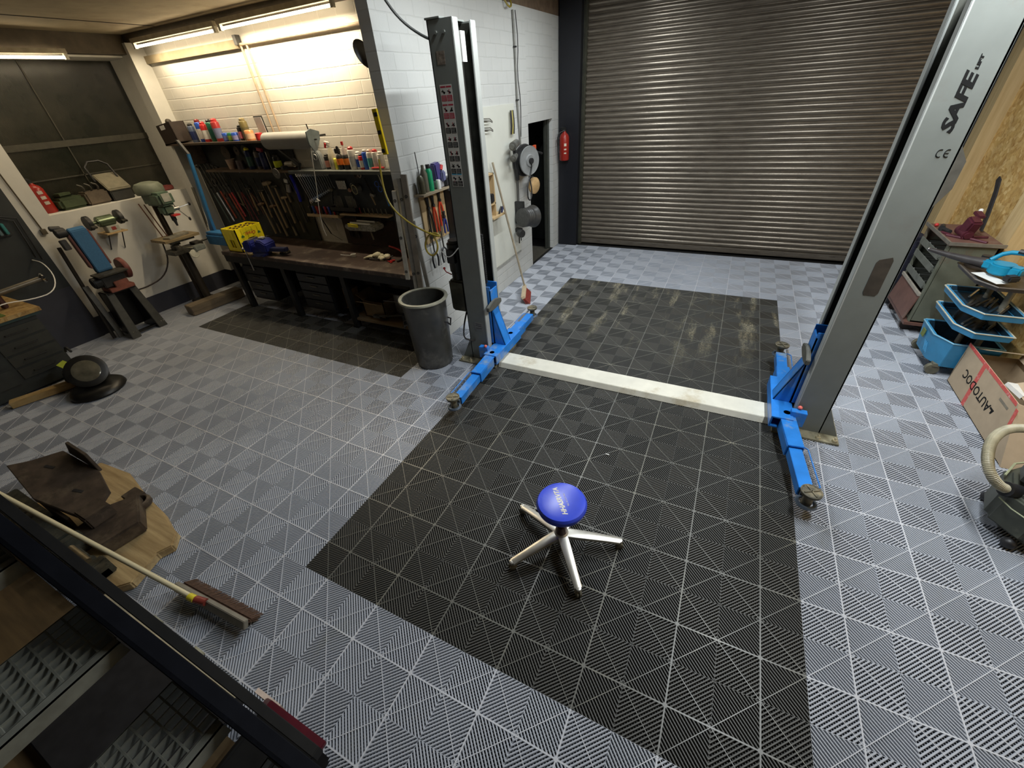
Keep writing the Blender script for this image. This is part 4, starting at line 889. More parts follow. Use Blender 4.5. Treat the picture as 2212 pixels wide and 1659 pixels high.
t=thing('blue_scissors','light blue handled scissors below the blue glasses','scissors',(-1.72,3.44,1.38)); MB().tube([(-1.755,3.44,1.55),(-1.72,3.44,1.38)],.014,8,rr=lambda u:.012+.006*u).obj('handle',mat('sky blue plastic',(.03,.25,.75),.35),t); MB().tube([(-1.80,3.445,1.73),(-1.755,3.445,1.55)],.006,6).obj('blade',steel,t)
for x,l in ((-2.62,'black bristled brush, left of two above the hex key tray'),(-2.30,'pink ended brush, right of two above the hex key tray')):
    t=thing('paint_brush',l,'brush',(x,3.44,1.45),'brushes above the tray'); MB().tube([(x,3.44,1.53),(x+.07,3.44,1.37)] if x>-2.5 else [(x,3.44,1.53),(x-.05,3.44,1.37)],.012,8).obj('handle',black,t); MB().ball((x,3.43,1.545),.024,10).obj('bristle',mat('brush end %d'%(x*100),(.20,.18,.12) if x<-2.5 else (.55,.30,.22),.7),t)
# hex keys in black tray
t=thing('tool_tray','long black tray holding thin steel drill rods on the slate board','tray',(-2.5,3.42,1.29))
MB().bx(-2.68,-2.24,3.38,3.474,1.29,1.30).bx(-2.68,-2.24,3.38,3.386,1.29,1.345).bx(-2.68,-2.675,3.38,3.474,1.29,1.345).bx(-2.245,-2.24,3.38,3.474,1.29,1.345).obj('tray_body',black,t)
for k in range(14):
    x=-2.62+(k if k<7 else k+3)*.023
    tag(MB().tube([(x,3.43,1.302),(x-.045,3.455,1.47+.0*k)],.003,6).obj('drill_bit',steel),'thin steel drill rod in the black tray, %s from the left'%NTH[k],'drill bit','drill rods in the black tray')
# screwdriver shelves
lw=wood_mat('light pine strip',(.50,.36,.20),(.66,.50,.31),0)
tag(MB().bx(-3.13,-2.56,3.36,3.474,1.215,1.235).bx(-3.13,-2.56,3.36,3.37,1.235,1.25).obj('tool_rack',lw),'left pine rack holding the coloured screwdrivers','rack')
tag(MB().bx(-2.52,-1.72,3.36,3.474,1.255,1.272).obj('tool_rack',lw),'right pine rack with small files in front of the slate board','rack')
cols=[('black',BLK),('dark blue',(.03,.05,.18)),('blue',BLU),('red',RED),('red',RED),('orange red',(.6,.12,.03)),('black',BLK),('blue',BLU),('red',RED),('violet',(.18,.03,.25)),('blue',BLU),('teal',TEAL),('red',RED),('white tipped black',(.15,.15,.15)),('black',BLK)]
for i,(cn,c) in enumerate(cols):
    x=-3.09+i*.036; y=3.41+.02*(i%2)
    t=thing('screwdriver','%s handled screwdriver, number %s from the left on the pine rack'%(cn,['one','two','three','four','five','six','seven','eight','nine','ten','eleven','twelve','thirteen','fourteen','fifteen'][i]),'screwdriver',(x,y,1.24),'screwdrivers on the pine rack')
    MB().lathe([(.008,0),(.014,.01),(.013,.07),(.015,.09),(.008,.10)],(x,y,1.238),(-.12,0,1),10).obj('handle',pm(c,.3),t)
    MB().cyl((x,y,1.238),(x+.02,y,1.238-(.16 if i in(2,4) else .06)),.003,n=6).obj('shank',steel,t)
tag(MB().tube([(-2.97,3.42,1.215),(-2.86,3.43,.98)],.007,6).tube([(-2.86,3.43,.98),(-2.70,3.44,.90)],.003,6).obj('long_file',dark),'long dark file hanging through the left pine rack','file')
for i in range(8):
    x=-2.27+i*.07
    t=thing('needle_file','%s handled small file, %s from the left on the right pine rack'%('dark red' if i<2 else 'dull metal',NTH[i]),'file',(x,3.42,1.27),'small files on the right pine rack')
    MB().cyl((x,3.42,1.272),(x-.02,3.43,1.34),.007,n=8).obj('handle',pm((.30,.03,.06) if i<2 else (.16,.16,.13)),t)
t=thing('bagged_tray','clear plastic tray of white tubes wrapped in foil below the right pine rack','tray',(-2.1,3.3,1.12))
MB().prism([(-2.34,1.18),(-1.92,1.20),(-1.84,1.17),(-1.86,1.12),(-2.28,1.11),(-2.34,1.14)],1,3.22,3.40).obj('tray_body',mat('crumpled clear foil',(.42,.42,.38),.2,.2,.5,40,bmp=.5),t,bevel=.01)
MB().cyl((-2.22,3.22,1.21),(-1.93,3.24,1.20),.013,n=10).cyl((-2.15,3.27,1.225),(-1.90,3.3,1.215),.012,n=10).obj('white_tube',white,t); MB().box((-2.17,3.20,1.185),(.15,.02,.035),(0,.05,0)).obj('yellow_piece',mat('yellow foam',(.80,.70,.05),.6),t); MB().bx(-2.3,-2.28,3.39,3.474,1.13,1.25).bx(-1.9,-1.88,3.39,3.474,1.13,1.25).obj('bracket',dark,t)
tag(MB().tube([(-2.14,3.43,1.12),(-2.11,3.43,.95)],.010,8).obj('chisel',mat('pale handle',(.42,.38,.30),.5)),'pale handled chisel hanging on the brown board','chisel')
for i,(x,z) in enumerate(((-1.72,1.40),(-1.66,1.30),(-1.60,1.25))):
    tag(MB().tube([(x,3.44,z),(x+.05,3.43,z-.2),(x+.03+.05*i,3.43,z-.38)],.008,6,smooth=1).obj('hose_piece',black),'black cable piece hanging at the right end of the tool boards, %s from the left'%NTH[i],'cable','black cables at the bench end')
# under the bench
t=thing('paper_bag','brown paper bag with handles standing under the bench','bag',(-2.5,3.0,.14))
MB().prism([(-2.70,.14),(-2.33,.14),(-2.29,.42),(-2.34,.43),(-2.70,.45),(-2.75,.43)],1,2.95,3.1).obj('bag_body',mat('brown paper',(.30,.17,.07),.7,0,.25,10),t,bevel=.004)
MB().ring((-2.60,3.02,.455),.03,.008,(0,1,0),14,6).obj('roll',mat('dull beige',(.25,.21,.15),.7),t)
bxs=[(-1.92,2.90,.14,.22,.20,.24,'open'),(-1.62,2.86,.14,.20,.22,.10,'flat')]
cb=mat('brown cardboard dim',(.24,.16,.08),.8,0,.2)
t=thing('cardboard_box','open brown cardboard box on the lower shelf beside the bin','box',(-1.85,2.95,.14)); MB().bx(-2.0,-1.66,2.85,2.86,.14,.36).bx(-2.0,-1.66,3.14,3.15,.14,.36).bx(-2.0,-1.99,2.85,3.15,.14,.36).bx(-1.67,-1.66,2.85,3.15,.14,.36).bx(-2.0,-1.66,2.85,3.15,.14,.15).obj('box_body',cb,t); MB().box((-2.05,3.0,.39),(.12,.28,.006),(0,.6,0)).box((-1.83,2.80,.36),(.32,.12,.006),(-.5,0,0)).obj('flap',cb,t)
tag(MB().cyl((-1.72,2.80,.20),(-1.30,2.84,.26),.014,n=8).box((-1.75,2.80,.195),(.10,.05,.03),(0,.1,.1)).obj('grease_gun',greasy),'greasy metal tool lying on the bench lower shelf beside the bin','tool')
tag(MB().box((-1.25,2.95,.22),(.26,.26,.14),(0,0,.3)).obj('dark_case',black,bevel=.01),'black plastic case on the lower shelf behind the bin','case')
tag(MB().cyl((-1.60,2.82,.42),(-1.35,2.83,.43),.006,n=8).bx(-1.6,-1.35,3.0,3.02,.14,.42).obj('steel_rail',steel),'bright thin steel rail above the lower shelf under the bench','rail')
# yellow spirit level on pillar face
t=thing('spirit_level','yellow spirit level hanging on the end face of the white block wall','level',(-.86,2.57,2.04))
MB().box((-.86,2.568,2.20),(.05,.022,.34),(0,-.06,0)).obj('level_body',mat('level yellow',(.70,.50,.01),.35),t,bevel=.002)
for z in (2.06,2.20,2.33): MB().box((-.86,2.556,z),(.034,.004,.03),(0,-.06,0)).obj('vial',black,t)
tag(MB().lathe([(.0,0),(.09,.005),(.11,.02),(.09,.035),(0,.04)],(-1.03,2.75,2.74),(1,0,.4),20).obj('ear_cup',black),'black rounded piece jutting out from behind the block wall edge','cup')
# ================= WALL LEFT OF THE LIFT (x = -0.8) =================
X8=WX+.004
tag(MB().bx(WX+.001,WX+.012,4.25,5.12,.40,2.29).obj('wall_panel',mat('smooth white panel',(.66,.67,.60),.45,0,.04,4),bevel=.002),'tall smooth white panel mounted on the block wall behind the lift post','panel')
tag(MB().bx(WX+.001,WX+.016,4.25,5.12,.375,.40).obj('panel_rail',mat('grey rail',(.35,.35,.32),.5)),'thin grey rail under the tall white wall panel','rail')
ply=wood_mat('plywood tool board',(.42,.29,.14),(.56,.41,.22),2)
t=thing('plier_board','small plywood shelf board on the block wall holding long pliers','tool board',(-.78,3.05,1.12))
MB().bx(WX+.001,WX+.018,2.84,3.26,1.16,1.64).obj('board',ply,t); MB().bx(WX+.001,-.68,2.78,3.40,1.635,1.655).obj('shelf',wood_mat('greasy ply shelf',(.22,.18,.12),(.34,.27,.18),1),t)
t=thing('bin_rack','dark rack of small bins with red blue and brown contents beside the plier board','rack',(-.74,3.35,1.08))
MB().bx(WX+.001,-.70,3.27,3.48,1.06,1.60).obj('rack_body',black,t)
for z,c in ((1.42,RED),(1.33,BLU),(1.26,(.5,.42,.25)),(1.18,(.16,.05,.06)),(1.10,(.14,.05,.06))): MB().box((-.69,3.36,z),(.05,.15,.06)).obj('bin',pm(c),t,bevel=.006)
rh=mat('red dipped handle',(.62,.06,.02),.35,0,.1)
pliers(-.765,2.93,1.60,.40,dark,'long black handled pliers at the left of the plier board',ax=(0,1,0),lean=.06,open_=.035,name='long_pliers',cat='pliers',grp='pliers on the plywood board')
pliers(-.765,3.02,1.60,.36,rh,'long red handled pliers in the middle of the plier board',ax=(0,1,0),lean=.05,open_=.03,name='long_pliers',cat='pliers',grp='pliers on the plywood board')
pliers(-.765,3.14,1.62,.34,rh,'red handled pliers right of the middle pair on the plier board',ax=(0,1,0),lean=.05,open_=.04,name='long_pliers',cat='pliers',grp='pliers on the plywood board')
pliers(-.75,3.16,1.42,.22,mat('blue dipped handle',(.03,.05,.25),.35),'small blue handled pliers hanging low on the plier board',ax=(0,1,0),lean=.03,open_=.03,name='long_pliers',cat='pliers',grp='pliers on the plywood board')
for y,l in ((2.90,'left black band wrench hanging below the plier board'),(3.08,'right black band wrench hanging below the plier board')):
    t=thing('band_wrench',l,'wrench',(-.76,y,1.0),'band wrenches'); MB().tube([(-.765,y,1.30),(-.765,y+.01,1.06)],.008,6).obj('handle',greasy,t)
    MB().tube([(-.765,y-.03,.90),(-.765,y-.045,.98),(-.765,y-.03,1.04),(-.765,y+.01,1.06),(-.765,y+.05,1.03),(-.765,y+.06,.97),(-.765,y+.045,.90)],.010,6,smooth=1).obj('band',black,t)
# bottles on plier board shelf
Zs=1.656
t=thing('pump_oiler','greasy oil can with a long thin upright spout on the small wall shelf','oil can',(-.735,2.84,Zs))
MB().lathe([(.035,0),(.038,.10),(.032,.14),(.018,.16)],(-.735,2.84,Zs),n=16).obj('body',mat('grimy olive can',(.10,.095,.06),.4,.3),t); MB().tube([(-.735,2.84,Zs+.16),(-.735,2.83,Zs+.36)],.004,6).obj('spout',dark,t)
t=thing('oil_bottle','tall grimy brown oil bottle left of the green bottle','bottle',(-.745,2.92,Zs)); MB().lathe([(.034,0),(.036,.16),(.016,.21),(.014,.24)],(-.745,2.92,Zs),n=16).obj('body',mat('grimy brown plastic',(.12,.11,.08),.4),t)
t=thing('green_bottle','tall bright green bottle with black cap on the small wall shelf','bottle',(-.735,2.99,Zs)); MB().lathe([(.034,0),(.035,.17),(.022,.20)],(-.735,2.99,Zs),n=18).obj('body',mat('green plastic',(.01,.30,.13),.3),t); MB().cyl((-.735,2.99,Zs+.20),(-.735,2.99,Zs+.235),.021,n=12).obj('cap',black,t)
t=thing('clear_bag','clear bag of purple and blue bottles on the small wall shelf','bag',(-.74,3.13,Zs+.04))
MB().box((-.75,3.14,Zs+.15),(.07,.10,.16),(.1,0,0)).obj('purple_bottle',mat('purple plastic',(.07,.06,.20),.35),t,bevel=.012); MB().box((-.72,3.19,Zs+.10),(.06,.07,.10)).obj('blue_bottle',mat('dull blue plastic',(.12,.13,.24),.4),t,bevel=.012); MB().cyl((-.72,3.18,Zs+.16),(-.72,3.20,Zs+.20),.02,n=10).obj('red_cap',redp,t)
MB().box((-.75,3.14,Zs+.035),(.08,.12,.07)).obj('bag_bottom',mat('grey bag',(.30,.30,.32),.4),t,bevel=.008)
tag(MB().lathe([(.022,0),(.024,.07),(.02,.085)],(-.70,3.08,Zs),n=14).obj('small_jar',white),'small white jar in front of the purple bottles on the wall shelf','jar')
tag(MB().box((-.73,3.28,Zs+.04),(.09,.17,.075)).obj('black_case',black,bevel=.01),'small black case on the wall shelf next to the lift post','case')
# levels leaning at the wall end
def level(x0,y0,z0,x1,y1,z1,wd,m,label):
    t=thing('aluminium_level',label,'level',(x0,y0,z0),'long levels leaning on the pillar')
    a=Vector((x0,y0,z0));b=Vector((x1,y1,z1)); d=(b-a); L=d.length; d.normalize(); s=Vector((1,.25,0)); s=(s-d*s.dot(d)).normalized(); n=d.cross(s)
    M=Matrix(((s.x,n.x,d.x,a.x),(s.y,n.y,d.y,a.y),(s.z,n.z,d.z,a.z),(0,0,0,1)))
    MB().box((0,0,L/2),(wd,.024,L)).xf(M).obj('profile',m,t,bevel=.002)
    for q in (.1,.5,.9): MB().lathe([(.014,-.016),(.014,.016),(.008,.016),(.008,-.016)],(0,0,L*q),(0,1,0),16,closed=True).xf(M).obj('vial',dark,t)
alu=mat('dull aluminium profile',(.30,.29,.26),.45,.5,.15); alu2=mat('brownish aluminium profile',(.24,.21,.17),.5,.4,.15); 
level(-.83,2.60,.01,-.755,2.635,1.86,.055,alu2,'longest brownish aluminium level leaning at the pillar beside the bin')
level(-.895,2.60,.01,-.81,2.63,1.83,.040,alu,'slim grey aluminium level leaning left of the longest one')
level(-.93,2.59,.856,-.90,2.63,1.72,.045,mat('pale level profile',(.46,.44,.38),.5,.2),'short pale level leaning at the left edge of the pillar')
level(-.70,2.66,.01,-.755,2.64,1.45,.04,alu,'short aluminium level crossing behind the long one toward the lift post')
# yellow air hose
yh=mat('yellow air hose',(.30,.23,.03),.4,0,.2)
tag(MB().tube([(-.90,2.52,2.0),(-.91,2.5,1.75),(-.84,2.48,1.60),(-.68,2.48,1.48),(-.52,2.5,1.40),(-.40,2.52,1.36),(-.38,2.54,1.36),(-.42,2.53,1.39),(-.50,2.52,1.37),(-.56,2.51,1.28),(-.54,2.5,1.20),(-.47,2.5,1.17),(-.41,2.51,1.24),(-.42,2.52,1.33),(-.48,2.52,1.39)],.009,8,smooth=2).obj('air_hose',yh),'yellow air hose curling from the pillar to the lift motor','hose')
# bin
binm=mat('scuffed dark rubber bin',(.055,.055,.05),.38,0,.3,7,stain=(.16,.155,.14),stain_amt=.3)
t=thing('waste_bin','tall dark grey plastic bin with a pale rim standing beside the left lift post','bin',(-.69,2.48,0))
bc=(-.635,2.42,0)
MB().lathe([(.19,.0),(.198,.02),(.226,.72),(.23,.76),(.218,.76),(.188,.04),(.0,.03)],bc,n=48).obj('body',binm,t)
MB().lathe([(.22,.755),(.246,.748),(.253,.758),(.249,.772),(.225,.776),(.216,.77)],bc,n=48,closed=True).obj('rim',mat('pale grimy rim',(.30,.30,.24),.45,0,.25),t)
for a in (.25,PI+.75):
    d=Vector((math.cos(a),math.sin(a),0)); s=Vector((-d.y,d.x,0)); c=Vector(bc)+Vector((0,0,.52))+d*.208
    MB().tube([c+s*.05,c+s*.05+d*.035-Vector((0,0,.01)),c+d*.04-Vector((0,0,.06)),c-s*.05+d*.035-Vector((0,0,.01)),c-s*.05],.009,6).obj('handle',black,t)
# small box shelf right of post
t=thing('box_shelf','small plywood box shelf with black caps on the white panel','shelf',(-.76,4.24,1.08))
MB().bx(-.788,-.70,4.10,4.12,1.12,1.62).bx(-.788,-.70,4.24,4.26,1.12,1.62).bx(-.788,-.70,4.10,4.26,1.60,1.62).bx(-.788,-.70,4.10,4.26,1.26,1.28).bx(-.788,-.66,4.10,4.45,1.10,1.12).bx(-.79,-.785,4.1,4.26,1.1,1.6).obj('box_body',ply,t)
MB().box((-.72,4.18,1.34),(.06,.08,.10)).obj('dark_cap',black,t,bevel=.01)
for y,c,l in ((4.33,dark,'small black air tool'),(4.40,mat('navy grip',(.02,.03,.14),.4),'navy gripped air tool')):
    tag(MB().tube([(-.70,y,1.09),(-.70,y,1.14),(-.69,y+.05,1.20)],.013,8,smooth=1).obj('air_tool',c),l+' in the ledge of the box shelf','air tool','air tools in the ledge')
# hooks
for z,l in ((2.17,'upper grey double wall hook beside the lift post'),(2.08,'lower grey double wall hook beside the lift post')):
    tag(MB().tube([(-.788,4.06,z),(-.76,4.22,z+.01),(-.76,4.38,z),(-.74,4.41,z-.03)],.006,6).tube([(-.788,4.06,z-.02),(-.75,4.22,z-.01),(-.75,4.36,z-.02),(-.73,4.39,z-.04)],.006,6).obj('wall_hook',mat('grey hook',(.25,.24,.21),.4,.6)),l,'hook','double wall hooks')
tag(MB().lathe([(0,0),(.06,.0),(.085,.03),(.05,.07),(0,.075)],(-.785,3.95,2.28),(1,0,0),20).obj('helmet',mat('brownish black cap',(.07,.05,.04),.3)),'brownish black helmet cap on the wall half hidden behind the lift post','cap')
# broom against the wall
t=thing('push_broom','long handled broom with red bristles leaning on the white panel','broom',(-.42,4.35,0))
MB().tube([(-.74,4.33,1.72),(-.44,4.44,.12)],.0135,10).obj('handle',mat('greyish stick',(.32,.27,.19),.6,0,.2),t)
bd=Vector((.40,-1,0)).normalized(); bs=Vector((-bd.y,bd.x,0))
M=Matrix(((bd.x,bs.x,0,-.355),(bd.y,bs.y,0,4.28),(0,0,1,0),(0,0,0,1)))
MB().box((0,-.02,.10),(.42,.055,.04),(.5,0,0)).xf(M).obj('head',mat('pale broom wood',(.58,.46,.30),.6,0,.1),t,bevel=.005)
o=MB()
for i in range(38):
    for j in range(3):
        x=-.2+i*.4/37; o.tube([(x,-.03+.014*j,.085),(x*1.04,.02+.026*j,.004)],.0042,4)
o.xf(M).obj('bristles',mat('faded red bristles',(.33,.055,.04),.6,0,.35,60),t,smooth=False)
# cables on wall
wc=mat('white cable',(.45,.45,.42),.5); 
tag(MB().tube([(-.785,5.21,3.2),(-.785,5.22,2.9),(-.785,5.22,2.3),(-.78,5.26,1.8)],.012,6).obj('conduit',mat('grey conduit',(.22,.22,.2),.5)),'grey conduit running down the white wall above the cable reel','pipe')
tag(MB().tube([(-.775,5.26,3.2),(-.77,5.30,2.9),(-.775,5.24,2.6),(-.77,5.30,2.3),(-.775,5.27,1.9)],.006,6,smooth=1).obj('cable',black),'thin black cable beside the grey conduit on the white wall','cable')
tag(MB().tube([(-.785,4.98,3.28),(-.74,5.02,3.2),(-.74,5.1,3.22),(-.78,5.12,3.3)],.010,6,smooth=1).obj('hose_loop',yh),'yellow hose loop at the top of the white wall','hose')
for z in (2.32,2.86): tag(MB().box((-.78,5.22,z),(.03,.04,.015)).obj('cable_clip',black),'small black clip holding the grey conduit, %s one'%('lower' if z<2.5 else 'upper'),'clip')
tag(MB().tube([(-.6,1.9,3.6),(-.62,2.45,3.25),(-.6,2.62,3.02),(-.55,2.72,2.90),(-.42,2.80,2.80),(-.28,2.80,2.76),(-.255,2.80,2.74)],.010,8,smooth=2).obj('supply_cable',mat('dark supply cable',(.06,.065,.06),.5)),'dark cable sagging from the ceiling to the top of the left lift post','cable')
# inflator gun + air tools
t=thing('tool_bundle','bundle of yellow and black hand tools hanging by the conduit','tool',(-.77,4.99,1.95))
for k,c in enumerate((black,mat('dull yellow',(.45,.38,.10),.5),dark)): MB().tube([(-.76,4.96+.03*k,2.22),(-.75,4.95+.035*k,2.08),(-.76,4.94+.04*k,1.96)],.012,6,smooth=1).obj('tool_arm',c,t)
def gun(y,z,s,label):
    t=thing('impact_wrench',label,'impact wrench',(-.70,y,z),'air tools on the white panel')
    MB().cyl((-.66,y-.10*s,z),(-.70,y+.10*s,z+.02),.052*s,.045*s,n=18).cyl((-.655,y-.14*s,z-.005),(-.66,y-.10*s,z),.03*s,n=14).obj('body',mat('worn gun metal',(.20,.20,.18),.35,.6,.3),t,bevel=.004)
    MB().box((-.70,y+.03*s,z-.10*s),(.04*s,.05*s,.14*s),(.2,0,0)).obj('grip',black,t,bevel=.008)
gun(4.86,1.84,1.0,'larger grey impact wrench hanging at the top of the air tools by the reel')
gun(4.83,1.70,.8,'smaller grey impact wrench hanging below the larger one')
tag(MB().box((-.74,5.02,1.50),(.04,.05,.20)).tube([(-.74,5.02,1.6),(-.76,5.04,1.78)],.008,6).obj('air_ratchet',black,bevel=.006),'slim black air ratchet hanging left of the cable reel','air tool')
# cable reel
t=thing('cable_reel','large round grey cable reel with orange bracket mounted at the doorway edge','cable reel',(-.6,5.12,1.45))
rc=(-.60,5.12,1.63); g_=mat('grey reel plastic',(.24,.25,.25),.4,0,.1)
MB().lathe([(.03,.03),(.07,.035),(.08,.02),(.16,.015),(.175,.02),(.18,.01),(.175,-.005),(.03,-.005)],rc,(.9,-.35,0),40,closed=True).obj('front_flange',g_,t)
MB().lathe([(.19,-.10),(.20,-.09),(.19,-.07),(.10,-.07),(.10,-.10)],rc,(.9,-.35,0),40,closed=True).obj('rear_flange',dark,t); MB().lathe([(.0,-.10),(.13,-.10),(.13,.0),(0,0)],rc,(.9,-.35,0),30).obj('drum',mat('dark drum',(.04,.04,.04),.5),t)
MB().cyl((-.60,5.12,1.63),(-.545,5.10,1.63),.035,n=18).obj('hub',black,t)
MB().box((-.62,5.36,1.74),(.03,.07,.10)).box((-.62,5.40,1.70),(.02,.03,.03)).obj('bracket',mat('orange red bracket',(.70,.10,.03),.4),t,bevel=.003)
MB().cyl((-.62,5.40,1.71),(-.60,5.58,1.66),.012,.016,n=10).obj('crank_grip',black,t)
MB().tube([(-.56,5.11,1.62),(-.57,5.12,1.50),(-.58,5.0,1.35),(-.58,4.98,1.20),(-.58,5.06,1.12),(-.58,5.14,1.20),(-.58,5.12,1.32),(-.6,5.10,1.44)],.009,8,smooth=2).obj('cable',black,t)
MB().box((-.72,5.14,1.63),(.16,.05,.05)).obj('wall_mount',dark,t)
t=thing('ear_defenders','tan round ear pad disc with black headband hanging below the reel','ear defenders',(-.68,5.36,1.15))
MB().lathe([(0,0),(.09,0),(.11,.02),(.11,.05),(.09,.065),(0,.065)],(-.66,5.34,1.28),(.95,-.3,0),28).obj('tan_pad',mat('tan plastic',(.52,.34,.16),.5),t); MB().ring((-.69,5.42,1.28),.10,.014,(.6,.8,0),24,6).obj('headband',dark,t)
tag(MB().lathe([(.09,0),(.125,.01),(.13,.03),(.122,.05),(.13,.07),(.122,.09),(.13,.11),(.122,.13),(.13,.15),(.122,.17),(.13,.20),(.15,.24),(.155,.26),(.145,.26),(.118,.20),(.0,.03)],(-.65,4.90,.93),(.25,.95,-.12),32).obj('duct_funnel',mat('ribbed black duct',(.05,.05,.048),.4,0,.3,30)),'wide black funnel of an exhaust duct mounted beside the doorway','funnel')
tag(MB().box((-.72,5.0,.98),(.14,.05,.30)).obj('duct_bracket',dark,bevel=.005),'dark bracket plate holding the duct funnel on the wall','bracket')
t=thing('round_nozzle','small round black nozzle with hanging wires below the duct funnel','nozzle',(-.72,4.92,.62)); MB().lathe([(0,0),(.05,.0),(.058,.02),(.058,.06),(.05,.08),(0,.08)],(-.70,4.90,.72),(1,-.5,0),22).obj('nozzle_ring',dark,t)
MB().tube([(-.72,4.94,.70),(-.72,4.93,.56)],.01,6).tube([(-.72,4.99,.69),(-.72,5.0,.58)],.008,6).obj('wire',black,t); MB().box((-.74,4.98,.74),(.09,.06,.05)).obj('mount',dark,t)
for k,(y0,l) in enumerate(((4.99,'thin black hose hanging left of the cable reel'),(5.03,'thin black hose next to the air ratchet'))):
    tag(MB().tube([(-.74,y0,1.45),(-.75,y0+.02,1.2),(-.74,y0-.02,1.0)],.007,6,smooth=1).obj('air_hose',black),l,'hose','black hoses')
# extinguisher by the shutter
rx=mat('extinguisher red',(.33,.022,.014),.3,0,.1)
def exting(x,y,z,r,h,label,lean=None,lab=1):
    t=thing('fire_extinguisher',label,'fire extinguisher',(x,y,z))
    M=Matrix.Translation((x,y,z))@(lean or Matrix.Identity(4))
    MB().lathe([(r*.9,0),(r,.015),(r,h*.82),(r*.8,h*.92),(r*.35,h),(r*.3,h*1.05)],n=26).xf(M).obj('cylinder',rx,t)
    MB().cyl((0,0,h*1.05),(0,0,h*1.1),r*.35,n=12).box((-.02,0,h*1.16),(.10,.03,.015),(0,.2,0)).box((-.02,0,h*1.11),(.08,.025,.012)).xf(M).obj('valve',dark,t)
    MB().tube([(.02,-.02,h*1.07),(-.05,-r-.02,h*1.0),(-.07,-r-.03,h*.6),(-.03,-r*.9-.03,h*.3)],.009,8,smooth=2).xf(M).obj('hose',black,t)
    return t,M
t,M=exting(-.66,6.70,1.42,.078,.40,'red fire extinguisher hanging on the anthracite post beside the roller shutter',Matrix.Rotation(-.3,4,'Z'))
o=MB()
for k in range(3): o.lathe([(.0785,0),(.0785,.02+.02*(k==2))],(0,0,.10+k*.055),n=26)
q=MB(); q.v=o.v; keep=[f for f in o.f if len(f)==4 and all(abs(math.atan2(o.v[i][1],o.v[i][0])+.75)<.42 for i in f)]; q.f=keep; q.m=[0]*len(keep)
q.xf(M).obj('label',mat('cream label',(.70,.62,.50),.5),t)
MB().bx(-.72,-.60,6.74,6.765,1.6,1.66).obj('wall_bracket',dark,t)
# ================= LEFT SIDE MACHINES =================
grn=mat('machine green',(.10,.155,.105),.5,.1,.2,10,stain=(.05,.05,.035),stain_amt=.3)
# drill press
t=thing('drill_press','green pillar drill with three ball handles in front of the white wall','drill press',(-5.12,2.6,0))
MB().cyl((-5.20,2.62,.08),(-5.20,2.62,1.52),.038,n=20).obj('column',mat('dark greasy column',(.06,.045,.03),.4,.5,.4),t)
o=MB().box((-5.12,2.58,1.64),(.42,.20,.17),(0,.0,0)); o.box((-5.05,2.58,1.50),(.16,.15,.14)); o.obj('head',grn,t,bevel=.03)
MB().lathe([(.0,0),(.16,.0),(.17,.02),(.17,.09),(.14,.13),(.06,.15),(0,.152)],(-5.22,2.58,1.70),n=24).xf(Matrix.Identity(4)).obj('belt_cover',mat('dusty green cover',(.17,.19,.14),.6,0,.2),t)
MB().box((-4.905,2.58,1.66),(.01,.10,.10)).obj('speed_plate',mat('grey plate',(.38,.38,.33),.5),t)
MB().cyl((-4.98,2.58,1.45),(-4.98,2.58,1.36),.03,n=14).cyl((-4.98,2.58,1.36),(-4.98,2.58,1.29),.022,.012,n=12).obj('chuck',dark,t); MB().box((-4.94,2.60,1.43),(.09,.09,.02)).obj('red_collar',redp,t)
pc=Vector((-5.03,2.70,1.49)); MB().cyl(tuple(pc-Vector((0,.04,0))),tuple(pc+Vector((0,.03,0))),.025,n=14).obj('feed_hub',steel,t)
for a in (.15,-1.0,2.0):
    e=pc+Vector((math.sin(a)*.02+.04,math.cos(a)*.17,math.sin(a)*.19)); l=MB().tube([pc,e],.006,6).obj('feed_lever',steel,t); MB().ball(tuple(e),.016,10,sz=1.6).obj('lever_knob',black,l)
for c_ in t.children:
    if c_.name.split('.')[0] in ('head','belt_cover','speed_plate','chuck','red_collar','feed_hub','feed_lever'): c_.location=(.03,.07,-.11)
wt=wood_mat('oily wood board',(.16,.12,.06),(.34,.26,.14),1)
MB().bx(-5.28,-4.92,2.38,2.86,1.00,1.035).obj('table_board',wt,t); MB().box((-5.10,2.62,.985),(.30,.34,.03)).box((-5.2,2.62,.95),(.10,.10,.10)).obj('table',greasy,t,bevel=.005)
MB().box((-5.02,2.60,1.05),(.12,.32,.025),(0,0,.25)).obj('loose_plate',mat('worn pale plate',(.30,.28,.22),.5,.4),t)
MB().tube([(-5.22,2.45,1.5),(-5.15,2.46,1.25),(-5.10,2.47,1.06)],.008,6).tube([(-5.20,2.50,1.48),(-5.12,2.51,1.2),(-5.08,2.52,1.06)],.008,6).obj('guide_rods',mat('rust brown rod',(.12,.05,.03),.5,.3),t)
MB().box((-5.12,2.62,.04),(.36,.28,.08)).obj('foot',dark,t,bevel=.01)
t=thing('cross_vise','greasy machine vise with a round cream handwheel below the drill table','machine vise',(-4.95,2.62,.80))
MB().box((-4.98,2.60,.86),(.22,.42,.06)).box((-4.96,2.50,.91),(.14,.08,.06)).box((-4.96,2.78,.90),(.14,.12,.05)).cyl((-4.96,2.80,.90),(-4.96,3.0,.92),.014,n=10).obj('vise_body',greasy,t,bevel=.006)
MB().lathe([(.012,0),(.055,.003),(.06,.012),(.055,.02),(.012,.022)],(-4.83,2.62,.80),(1,0,.2),26).obj('handwheel',mat('cream wheel',(.50,.50,.42),.4),t); MB().tube([(-4.84,2.48,.95),(-4.82,2.74,.84)],.006,6).obj('crank_rod',chrome,t)
